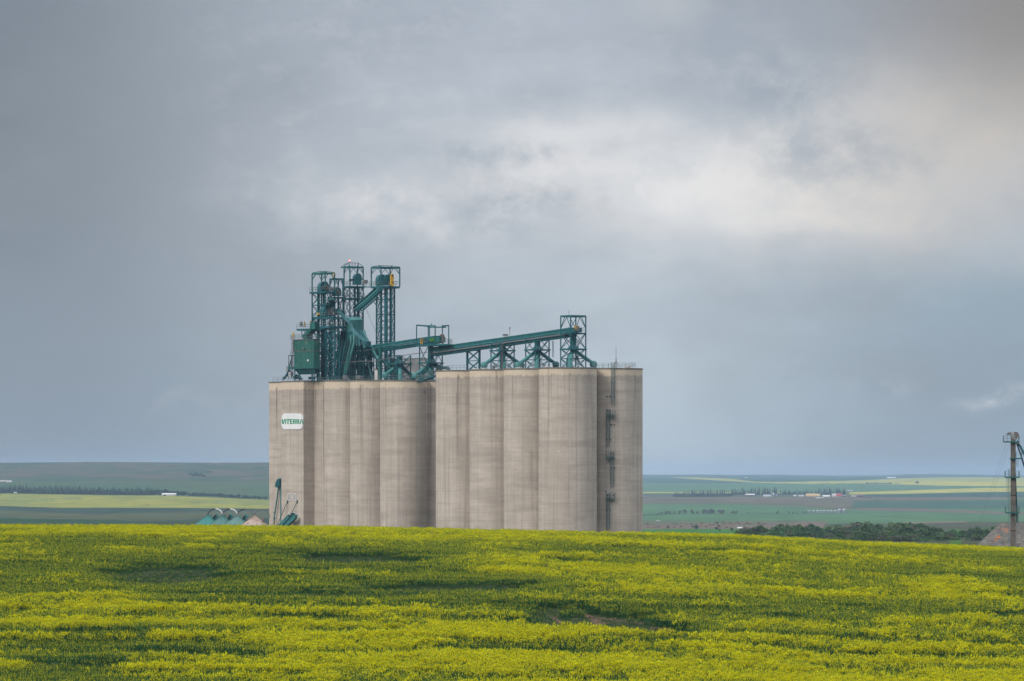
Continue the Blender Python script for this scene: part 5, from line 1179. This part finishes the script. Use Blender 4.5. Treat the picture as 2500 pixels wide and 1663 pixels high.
def bush_parts(seed, w, h, nb, nl, ls):
    """crown of many leaf faces in overlapping boughs, plus trunk with limbs"""
    r = random.Random(seed); cr, tr = MB(), MB()
    tr.tube([(0,0,-.6), (r.gauss(0,.15),r.gauss(0,.15),h*.35), (r.gauss(0,.25),r.gauss(0,.25),h*.78)], [.2, .15, .05], 6)
    for i in range(nb):
        a = r.uniform(0, 6.283); q = math.sqrt(r.random())*w*.40; z = h*(.22+.62*r.random()**.8)*(1-.35*(q/(w*.45))**2)
        c = Vector((q*math.cos(a), q*math.sin(a), z)); br = h*r.uniform(.12, .21)
        tr.tube([(0, 0, z*.45), tuple(c)], [.07, .03], 4, cap=False)
        for k in range(nl):
            d = Vector((r.gauss(0, 1), r.gauss(0, 1), r.gauss(0, .8))); d = d.normalized()*br*(r.random()**.45); quad_leaf(cr, c+d, ls, r)
    return cr, tr
bushes = []
for k in range(6):
    wv, hv = [(7, 7.5), (8, 8.5), (6, 9.5), (8.5, 7), (6.5, 6.0), (7.5, 8)][k]
    cr, tr = bush_parts(100+k, wv, hv, 24, 60, .34)
    e = thing('broadleaf_tree', 'x', 'tree')
    cr.build('crown', M['leaf'] if k in (0, 1, 2) else (M['leaf2'] if k != 5 else M['leaf3']), e); tr.build('trunk', M['bark'], e); bushes.append([e, False, hv, wv])
def place(slot, x, y, z, s, rz, label, group=None, wide=1.):
    src, used = slot[0], slot[1]
    o = src if not used else copy_tree(src)
    slot[1] = True
    o.location = (x, y, z); o.scale = (s*wide, s*wide, s); o.rotation_euler = (0, 0, rz); o['label'] = label
    if group: o['group'] = group
    elif 'group' in o: del o['group']
    return o
rb = random.Random(11)
TOP = ([1800, 1815, 1850, 1905, 1950, 2000, 2060, 2100, 2160, 2180, 2230, 2290, 2330, 2345, 2400, 2440, 2500, 2560], [1303, 1284, 1289, 1280, 1282, 1287, 1284, 1272, 1279, 1273, 1277, 1286, 1290, 1300, 1288, 1285, 1283, 1284])
GT = 'trees of the thicket behind the canola crest'
labs = ['dark green bushy tree in the thicket behind the canola crest', 'dark green bushy tree in the thicket behind the canola crest', 'dark green bushy tree in the thicket behind the canola crest', 'pale green willowy tree in the thicket behind the canola crest', 'pale green willowy tree in the thicket behind the canola crest', 'grey-brown sparse bush in the thicket behind the canola crest']
for row, (Yd, drop) in enumerate(((2750, 0), (2560, 12), (2380, 22), (2250, 31))):
    px = 1812+row*4
    while px < 2570:
        top = float(np.interp(px, *TOP))+drop+rb.uniform(-8, 4); Y = Yd+rb.uniform(-60, 60)
        x = (px-HX)/F*Y; z = Zt(x, Y); ztop = (HY-top)*Y/F; need = ztop-z
        k = rb.choice((0, 1, 2, 0, 1, 3, 4, 5)) if row < 2 else rb.choice((0, 1, 3, 4, 5, 3, 2))
        s = min(max(need/bushes[k][2], .55), 1.75)
        if Zt(x, Y)+s*bushes[k][2] > (HY-top-9)*Y/F or True:
            zz = ztop-s*bushes[k][2]
            place(bushes[k], x, Y, min(zz, z), s, rb.uniform(0, 6.28), labs[k], GT+', '+['dark', 'dark', 'dark', 'pale', 'pale', 'grey'][k], 1.45)
        px += rb.uniform(15, 24)
for px, y, d_, s, k, lab in ((1946, 1274, 2760, 1.0, 0, 'round dark tree standing clear above the thicket, left of its twin'), (1978, 1276, 2780, .95, 1, 'round dark tree standing clear above the thicket, right of its twin')):
    x = (px-HX)/F*d_; hz = (HY-y)*d_/F; place(bushes[k], x, d_, hz-s*bushes[k][2], s, 1., lab)
# small bushes and trees dotted over the pasture on the right
solo = [(1700, 1293, 1.3, 'dark pointed bush at the pasture edge, the larger of two near the bright green strip', 15), (1749, 1293, .8, 'small dark bush at the pasture edge right of the larger pointed bush', 8), (1631, 1291, .9, 'round grey bush at the pasture edge nearest the elevator', 8), (1787, 1302, .9, 'low dark bush poking above the canola right of the small pasture bushes', 9), (1757, 1302, .6, 'tiny dark bush half hidden by the canola crest', 6)]
for i, (px, by, s, lab, hp) in enumerate(solo):
    p, d_ = ground(px, by if by < 1296 else 1296); k = (2, 4, 5, 1, 0)[i]
    sc = hp*d_/F/bushes[k][2]; place(bushes[k], p.x, p.y, p.z-.1, sc, i*1.3, lab)
# distant kinds: single small meshes
def spruce_mb(seed, h):
    r = random.Random(seed); mb = MB(); n = 9
    mb.tube([(0,0,-.3), (0,0,h*.2)], .18, 5)
    for i in range(n):
        z0 = h*(.04+.86*i/n); R = h*.20*(1-i/n)**.85+.15; m_ = 9; vs = [(r.gauss(0,.05), r.gauss(0,.05), z0+h*.22)]
        for j in range(m_): a = 2*math.pi*j/m_+r.random(); q = R*r.uniform(.6, 1.2); vs.append((q*math.cos(a), q*math.sin(a), z0+r.uniform(-.03, .03)*h))
        mb.add(vs, [(0, 1+j, 1+(j+1) % m_) for j in range(m_)])
    return mb
def farbush_mb(seed, w, h):
    r = random.Random(seed); mb = MB(); mb.tube([(0,0,-.4), (0,0,h*.5)], .16, 5)
    for i in range(14):
        a = r.uniform(0, 6.28); q = math.sqrt(r.random())*w*.4; c = Vector((q*math.cos(a), q*math.sin(a), h*r.uniform(.22, .82)*(1-.3*(q/(w*.45))**2)))
        for k in range(22): d = Vector((r.gauss(0,1), r.gauss(0,1), r.gauss(0,.8))).normalized()*h*.17*r.random()**.4; quad_leaf(mb, c+d, .6, r)
    return mb
class Kind:
    def __init__(s, name, cat, mbs, mat): s.name, s.cat, s.mbs, s.mat, s.me = name, cat, mbs, mat, {}
    def put(s, v, loc, sc, rz, label, group):
        if v not in s.me:
            o = s.mbs[v].build(s.name, s.mat); s.me[v] = o
        else: o = s.me[v].copy(); COL.objects.link(o)
        o.location = loc; o.scale = (sc, sc, sc*1.0); o.rotation_euler = (0, 0, rz); tag(o, label, s.cat, group); return o
SP = Kind('spruce_tree', 'tree', [spruce_mb(k, 12) for k in range(4)], M['spruce']); FB = Kind('shelterbelt_tree', 'tree', [farbush_mb(30+k, 10, 8) for k in range(4)], M['fartree'])
HB = Kind('hedgerow_tree', 'tree', [farbush_mb(60+k, 9, 8) for k in range(3)], M['leaf3'])
def belt(K, x0, x1, step, base, hpx, label, group, jit=1.5, yo=(0, 0)):
    px = x0
    while px < x1:
        by = float(np.interp(px, *base))+rb.uniform(*yo); p, d_ = ground(px, by); H = (float(np.interp(px, *hpx)) if isinstance(hpx, tuple) else hpx)*rb.uniform(.75, 1.12)
        v = rb.randrange(len(K.mbs)); nat = 12 if K is SP else 8
        K.put(v, (p.x, p.y, p.z-.2), H*d_/F/nat, rb.uniform(0, 6.28), label, group); px += step*rb.uniform(.6, 1.5)
LB = ([0, 230, 400, 660], [1204, 1208, 1209.5, 1219.5])
belt(SP, -10, 372, 3.7, LB, ([0, 120, 260, 372], [20, 23, 21, 21]), 'dark conifer in the long shelterbelt left of the elevator', 'conifers of the left shelterbelt')
belt(FB, -8, 400, 8, LB, 14, 'bushy dark tree filling the foot of the left conifer shelterbelt', 'bushy trees under the left conifers', yo=(-1, .5))
belt(FB, 372, 660, 6, LB, ([372, 420, 450, 520, 657], [16, 17, 12, 12, 9]), 'low dark broadleaf tree in the tapering right part of the left shelterbelt', 'broadleaf trees of the left shelterbelt', yo=(-1, 0))
belt(FB, 464, 502, 4.5, ([464, 502], [1165, 1166]), ([464, 480, 502], [7, 10, 6]), 'bluish tree in the lone clump on the far left hillside', 'trees of the hillside clump', yo=(-7, 1))
belt(FB, 503, 516, 6, ([500, 520], [1153, 1153]), 4, 'tiny tree beside the lone clump on the far left hillside', 'tiny trees near the hillside clump')
for px, w_ in ((206, 4), (212, 5), (221, 5.5), (229, 3), (239, 3)):
    p, d_ = ground(px, 1131); FB.put(rb.randrange(4), (p.x, p.y, p.z-.3), w_*d_/F/8, px, 'small tree standing on the skyline of the left ridge', 'trees on the left ridge')
p, d_ = ground(227, 1159); FB.put(0, (p.x, p.y, p.z), 3.5*d_/F/8, 0, 'single dark bush alone on the far left slope', None)
RB = ([1640, 1780, 1792, 1900, 2070], [1213.5, 1213, 1209, 1208.5, 1208.5])
belt(SP, 1648, 1782, 4.2, RB, ([1648, 1690, 1780], [13, 17, 21]), 'spruce in the spaced shelterbelt left of the farmyard', 'spruces of the shelterbelt left of the farm')
belt(FB, 1648, 1800, 8, RB, 8, 'low bush filling the foot of the shelterbelt left of the farmyard', 'bushes under the left farm shelterbelt')
belt(SP, 1786, 1898, 4.6, RB, 19, 'spruce in the dense row behind the left half of the farmyard', 'spruces behind the left half of the farm')
belt(SP, 1906, 2066, 4.4, RB, ([1906, 1940, 1990, 2015, 2065], [12, 14, 16, 20, 17]), 'spruce in the dense row behind the right half of the farmyard', 'spruces behind the right half of the farm')
belt(FB, 1790, 2070, 12, RB, 9, 'low bush at the foot of the farmyard spruces', 'bushes under the farmyard spruces')
HBs = ([1600, 1650, 2000], [1256.5, 1254.8, 1253.5])
for px, h_ in ((1607, 5), (1616, 8), (1625, 10), (1636, 9), (1646, 7), (1660, 9), (1671, 13), (1689, 12), (1703, 8), (1720, 14), (1732, 15), (1738, 14), (1757, 12), (1766, 11), (1790, 9), (1798, 8), (1826, 4), (1862, 3), (1872, 3), (1899, 7), (1926, 6), (1937, 5), (1945, 4), (1960, 5), (1969, 6)):
    p, d_ = ground(px, float(np.interp(px, *HBs))); HB.put(rb.randrange(3), (p.x, p.y, p.z-.2), h_*d_/F/8, px, 'greyish tree in the thin hedgerow leading to the row of steel bins', 'hedgerow trees left of the steel bins')
for px, h_ in ((2117, 6), (2126, 4), (2134, 5), (2141, 5), (2153, 4), (2160, 4), (2168, 5), (2174, 5), (2187, 4), (2194, 4)):
    p, d_ = ground(px, 1181.5); FB.put(rb.randrange(4), (p.x, p.y, p.z-.3), h_*d_/F/8, px, 'small dark tree in the broken row on the yellow field near the horizon', 'row of trees near the horizon')
p, d_ = ground(2239, 1182); FB.put(1, (p.x, p.y, p.z-.3), 9.5*d_/F/8, 1., 'single round tree alone on the far yellow field', None)
belt(FB, 1997, 2028, 6, ([1997, 2028], [1182, 1182]), 3.2, 'clipped low tree in the short dark hedge on the far yellow strip', 'short hedge on the far yellow strip')
# ---------------------------------------------------------------- farm buildings
def fbuild(px, py, wpx, hpx, lab, roof, wall, style='gable', depth=12., cat='barn', name='farm_building', door=None, tilt=0.):
    if 1820 < px < 2130 and 1205 < py < 1217: py += 1.3
    p, d_ = ground(px, py); k = d_/F; W, H = wpx*k, hpx*k
    e = thing(name, lab, cat, (p.x, p.y, p.z-.3)); e.rotation_euler = (0, 0, tilt)
    hw = H*(.55 if style == 'gable' else .25)
    mb = MB(); mb.hexa([(-W/2, -depth/2, 0), (W/2, -depth/2, 0), (W/2, depth/2, 0), (-W/2, depth/2, 0), (-W/2, -depth/2, hw), (W/2, -depth/2, hw), (W/2, depth/2, hw), (-W/2, depth/2, hw)])
    mb.build('wall', M[wall], e, loc=(0,0,0))
    mb = MB()
    if style == 'gable':
        o = [(-depth/2-.5, hw), (0, H), (depth/2+.5, hw), (depth/2+.5, hw-.2), (0, H-.25), (-depth/2-.5, hw-.2)]
    else:
        o = [(-(depth/2+.2)*math.cos(math.pi*j/12), hw+(H-hw)*math.sin(math.pi*j/12)) for j in range(13)]
        o += [(x*.97, z-.15) for x, z in o[::-1]]
    mb.extrude([Vector((-W/2-.4, y, z)) for y, z in o], Vector((W+.8, 0, 0))); mb.build('roof', M[roof], e, loc=(0,0,0))
    if style == 'gable':
        mb = MB()
        for sx_ in (-1, 1): mb.extrude([Vector((sx_*W/2-.05, -depth/2, hw)), Vector((sx_*W/2-.05, depth/2, hw)), Vector((sx_*W/2-.05, 0, H-.25))], Vector((.1, 0, 0)))
        mb.build('gable', M[wall], e, loc=(0,0,0))
    else:
        mb = MB()
        for sx_ in (-1, 1): mb.extrude([Vector((sx_*W/2-.05, y*.96, z-.1)) for y, z in o[:13]], Vector((.1, 0, 0)))
        mb.build('gable', M[wall], e, loc=(0,0,0))
    if door:
        mb = MB(); mb.boxv((W*door, -depth/2-.06, hw*.42), (W*.09, 0, 0), (0, .06, 0), (0, 0, hw*.42)); mb.build('door', M['dark'], e, loc=(0,0,0))
    return e
M['whiteroof'] = paint('white_metal_roof', (.60, .60, .60), (.5, .51, .52), .5); M['farwall'] = paint('dull_farm_wall', (.16, .13, .12), (.11, .09, .085), .9); M['palewall'] = paint('pale_farm_wall', (.50, .48, .46), (.40, .38, .37), .9)
M['purple'] = paint('dull_maroon_sheds', (.12, .055, .075), (.09, .045, .06), .9)
fbuild(1831, 1209.5, 22, 5.5, 'white-roofed low barn at the left end of the farmyard', 'whiteroof', 'farwall', 'gable', 14, door=.2)
fbuild(1872, 1212.5, 17, 6.5, 'pale rounded quonset shed beside the farm silos', 'steel', 'palewall', 'quonset', 14, 'shed', door=.2)
fbuild(1941, 1210.5, 7, 4, 'tiny bright white-roofed hut left of the tan barn', 'whiteroof', 'palewall', 'gable', 8, 'hut', door=.1)
fbuild(1956, 1212, 13, 5.5, 'small grey metal shed just left of the tan barn', 'steel', 'palewall', 'quonset', 10, 'shed', door=.2)
fbuild(1981, 1213, 27, 9.5, 'large tan-roofed barn in the middle of the farmyard', 'tan', 'farwall', 'quonset', 18, door=-.2)
fbuild(1996, 1212.5, 10, 8.5, 'pale end wing with a dark doorway on the right of the tan barn', 'tan', 'palewall', 'quonset', 20, door=.05)
fbuild(2000, 1218, 18, 3.5, 'long low pinkish shed in front of the tan barn', 'palewall', 'farwall', 'gable', 8, 'shed', door=.2)
fbuild(2017, 1212.5, 17, 5.5, 'pale round-roofed shed between the tan barn and the red barn', 'whiteroof', 'palewall', 'quonset', 13, 'shed', door=.2)
fbuild(2036, 1212.5, 9, 9, 'pale gabled end of the farm beside the red roof', 'palewall', 'palewall', 'quonset', 14, door=.1)
fbuild(2047, 1212, 14, 8.5, 'red-roofed barn near the right end of the farmyard', 'red', 'palewall', 'quonset', 15, door=.2)
fbuild(2059, 1212, 12, 5, 'grey shed tucked behind the right end of the red barn', 'grey', 'farwall', 'gable', 10, 'shed', door=.2)
fbuild(2101, 1212.5, 18, 6.5, 'dull maroon barn right of the farmyard trees', 'purple', 'purple', 'gable', 14, door=.2)
fbuild(2118, 1214, 22, 3.5, 'long low dark maroon shed at the far right of the farm', 'purple', 'farwall', 'gable', 9, 'shed', door=.2)
fbuild(2085, 1212.5, 12, 4, 'small grey shed left of the maroon barn', 'palewall', 'farwall', 'gable', 9, 'shed', door=.2)
fbuild(2075, 1200.5, 14, 3.5, 'low grey-blue shed beyond the right end of the farm spruces', 'steel', 'farwall', 'gable', 10, 'shed', door=.2)
fbuild(2155, 1212, 8, 2.5, 'dark low hut standing apart right of the farm', 'farwall', 'farwall', 'gable', 6, 'hut', door=.2)
fbuild(1575, 1215, 17, 4, 'long low dark shed close to the right edge of the concrete elevator', 'farwall', 'farwall', 'gable', 9, 'shed', door=.2)
fbuild(2176, 1168, 21, 3.6, 'bright white quonset on the horizon of the right fields', 'whiteroof', 'palewall', 'quonset', 18, 'quonset', door=.2)
fbuild(1822, 1167, 7, 2.2, 'tiny white building near the horizon right of the elevator', 'whiteroof', 'palewall', 'gable', 14, 'hut', door=.2)
fbuild(413, 1210.5, 34, 7, 'long white-roofed barn among the shelterbelt trees left of the elevator', 'whiteroof', 'palewall', 'gable', 14, door=-.3)
fbuild(38, 1204.8, 6, 4, 'tiny white hut at the foot of the left shelterbelt', 'whiteroof', 'palewall', 'gable', 6, 'hut', door=.1)
fbuild(10, 1177.5, 24, 5, 'far grey farm building at the left edge of the photo', 'palewall', 'farwall', 'gable', 14, door=.2)
fbuild(22, 1178, 12, 5.5, 'far grey shed beside the left edge farm building', 'steel', 'palewall', 'quonset', 12, 'shed', door=.2)
fbuild(1806, 1291.2, 10, 5, 'small white shed at the left end of the dark thicket', 'whiteroof', 'palewall', 'gable', 5, 'shed', door=.2)
fbuild(528, 1130.5, 15, 2, 'faint long building on the skyline of the left hill', 'palewall', 'farwall', 'gable', 14, door=.2)
# bins
def gbin(px, py, wpx, hpx, lab, group=None, cone=.28):
    p, d_ = ground(px, py); k = d_/F; r_, h = wpx*k/2, hpx*k; e = thing('grain_bin', lab, 'grain bin', (p.x, p.y, p.z-.2)); o = Vector((0, 0, 0))
    if group: e['group'] = group
    mb = MB(); mb.lathe(o, [(r_, 0), (r_, h*(1-cone))], 20)
    for q in range(1, 6): z = h*(1-cone)*q/6; mb.lathe(o, [(r_*1.012, z-.05), (r_*1.012, z+.05)], 20)
    mb.build('wall', M['binsteel'], e, True, loc=(0,0,0))
    mb = MB(); mb.lathe(o, [(r_*1.04, h*(1-cone)), (r_*.15, h*.97), (r_*.15, h)], 20); mb.build('roof', M['binroof'], e, True, loc=(0,0,0))
    mb = MB(); mb.boxv((r_*.1, -r_*1.0, h*.16), (.4, 0, 0), (0, .08, 0), (0, 0, .9)); mb.build('door', M['grey'], e, loc=(0,0,0))
M['binsteel'] = paint('corrugated_bin_steel', (.30, .32, .35), (.2, .22, .25), .4, .2); M['binroof'] = paint('bin_roof_steel', (.42, .44, .47), (.34, .36, .39), .45, .1)
for px in (1974.5, 1986, 1995.5, 2005, 2012.5, 2020.5, 2029.5, 2039): gbin(px, 1252.6, 8.2, 7.6, 'small round steel grain bin in the row on the green field', 'small steel bins in the row')
gbin(2049.5, 1253, 9.6, 11.8, 'tall shiny steel grain bin, second from the right end of the row'); gbin(2060.5, 1253, 9.8, 12, 'tall shiny steel grain bin at the right end of the row')
gbin(1888, 1212.5, 10, 9, 'wide pale silo behind the quonset shed in the farmyard'); gbin(1897, 1212.5, 5, 6, 'slim pale silo right of the wide farmyard silo')
gbin(1857.5, 1164.5, 5, 8, 'left of two faint silos on the horizon haze'); gbin(1863, 1164.5, 4, 8, 'right of two faint silos on the horizon haze')
# pickup on the pasture
p, d_ = ground(1608, 1273.5); k = d_/F; tr = thing('pickup_truck', 'white pickup parked on the pasture right of the elevator', 'pickup', (p.x, p.y, p.z)); tr.rotation_euler = (0, 0, .35)
mb = MB(); o = [(-2.9, .5), (2.9, .5), (2.95, 1.2), (1.6, 1.35), (.9, 2.15), (-.9, 2.2), (-1.15, 1.4), (-2.9, 1.35)]; mb.extrude([Vector((x, -1, z)) for x, z in o], Vector((0, 2, 0))); mb.build('body', M['whiteroof'], tr, loc=(0,0,0))
for x in (-1.8, 1.9):
    for y in (-1, 1):
        mb = MB(); mb.tube([(x, y-.12, .42), (x, y+.12, .42)], .42, 12); mb.build('wheel', M['dark'], tr, loc=(0,0,0))
mb = MB(); [mb.extrude([Vector((x, y, z)) for x, z in ((1.3, 1.42), (.82, 2.02), (-.7, 2.05), (-.85, 1.45))], Vector((0, .04, 0))) for y in (-1.03, .99)]; mb.build('window', M['dark'], tr, loc=(0,0,0))
# cattle
def cow_mesh():
    V = [(0,0,1.05), (.55,0,1.12), (.95,0,1.18), (1.25,0,1.0), (1.5,0,.8), (1.72,0,.62), (-.5,0,1.12), (-.85,0,1.15), (-1.0,0,.9), (-1.05,0,.55)]
    R = [.36, .34, .26, .18, .17, .1, .36, .28, .05, .04]
    Ed = [(0,1), (1,2), (2,3), (3,4), (4,5), (0,6), (6,7), (7,8), (8,9)]
    for s in (-1, 1):
        n = len(V); V += [(.7, .18*s, .75), (.72, .19*s, .38), (.72, .19*s, .02)]; R += [.14, .075, .07]; Ed += [(1, n), (n, n+1), (n+1, n+2)]
        n = len(V); V += [(-.78, .18*s, .8), (-.72, .19*s, .5), (-.88, .19*s, .34), (-.84, .19*s, .02)]; R += [.17, .1, .075, .07]; Ed += [(7, n), (n, n+1), (n+1, n+2), (n+2, n+3)]
        n = len(V); V += [(1.42, .2*s, .95)]; R += [.05]; Ed += [(4, n)]
    me = bpy.data.meshes.new('cow'); me.from_pydata(V, Ed, [])
    import bmesh
    bm = bmesh.new(); bm.from_mesh(me); bm.verts.layers.skin.verify(); bm.to_mesh(me); bm.free()
    for i, r_ in enumerate(R): me.skin_vertices[0].data[i].radius = (r_, r_)
    me.skin_vertices[0].data[0].use_root = True
    return me
m_, t_, b_ = material('cattle_hide', .8); r_ = objrand(t_); t_.l.new(t_.mix(t_.mapr(r_, .25, .8), (.035, .022, .018), (.16, .065, .035)), b_.inputs['Base Color'])
cm = cow_mesh(); cm.materials.append(m_); cow0 = None
spots = [(1636+rb.uniform(-60, 60), rb.uniform(1281, 1290)) for _ in range(12)]+[(1720+rb.uniform(-60, 70), rb.uniform(1279, 1290)) for _ in range(16)]+[(1800+rb.uniform(-60, 70), rb.uniform(1275, 1284)) for _ in range(30)]
for px, py in spots:
    if px < 1572: continue
    p, d_ = ground(px, py)
    if cow0 is None:
        o = bpy.data.objects.new('cow', cm); COL.objects.link(o); o.modifiers.new('skin', 'SKIN'); md = o.modifiers.new('smooth', 'SUBSURF'); md.levels = md.render_levels = 1; cow0 = o
    else: o = cow0.copy(); COL.objects.link(o)
    o.location = (p.x, p.y, p.z); o.rotation_euler = (0, 0, rb.choice((0, math.pi))+rb.uniform(-.7, .7)); s = rb.uniform(.85, 1.15); o.scale = (s, s, s)
    tag(o, 'dark brown cow grazing on the bare pasture right of the elevator', 'cow', 'cattle on the pasture')
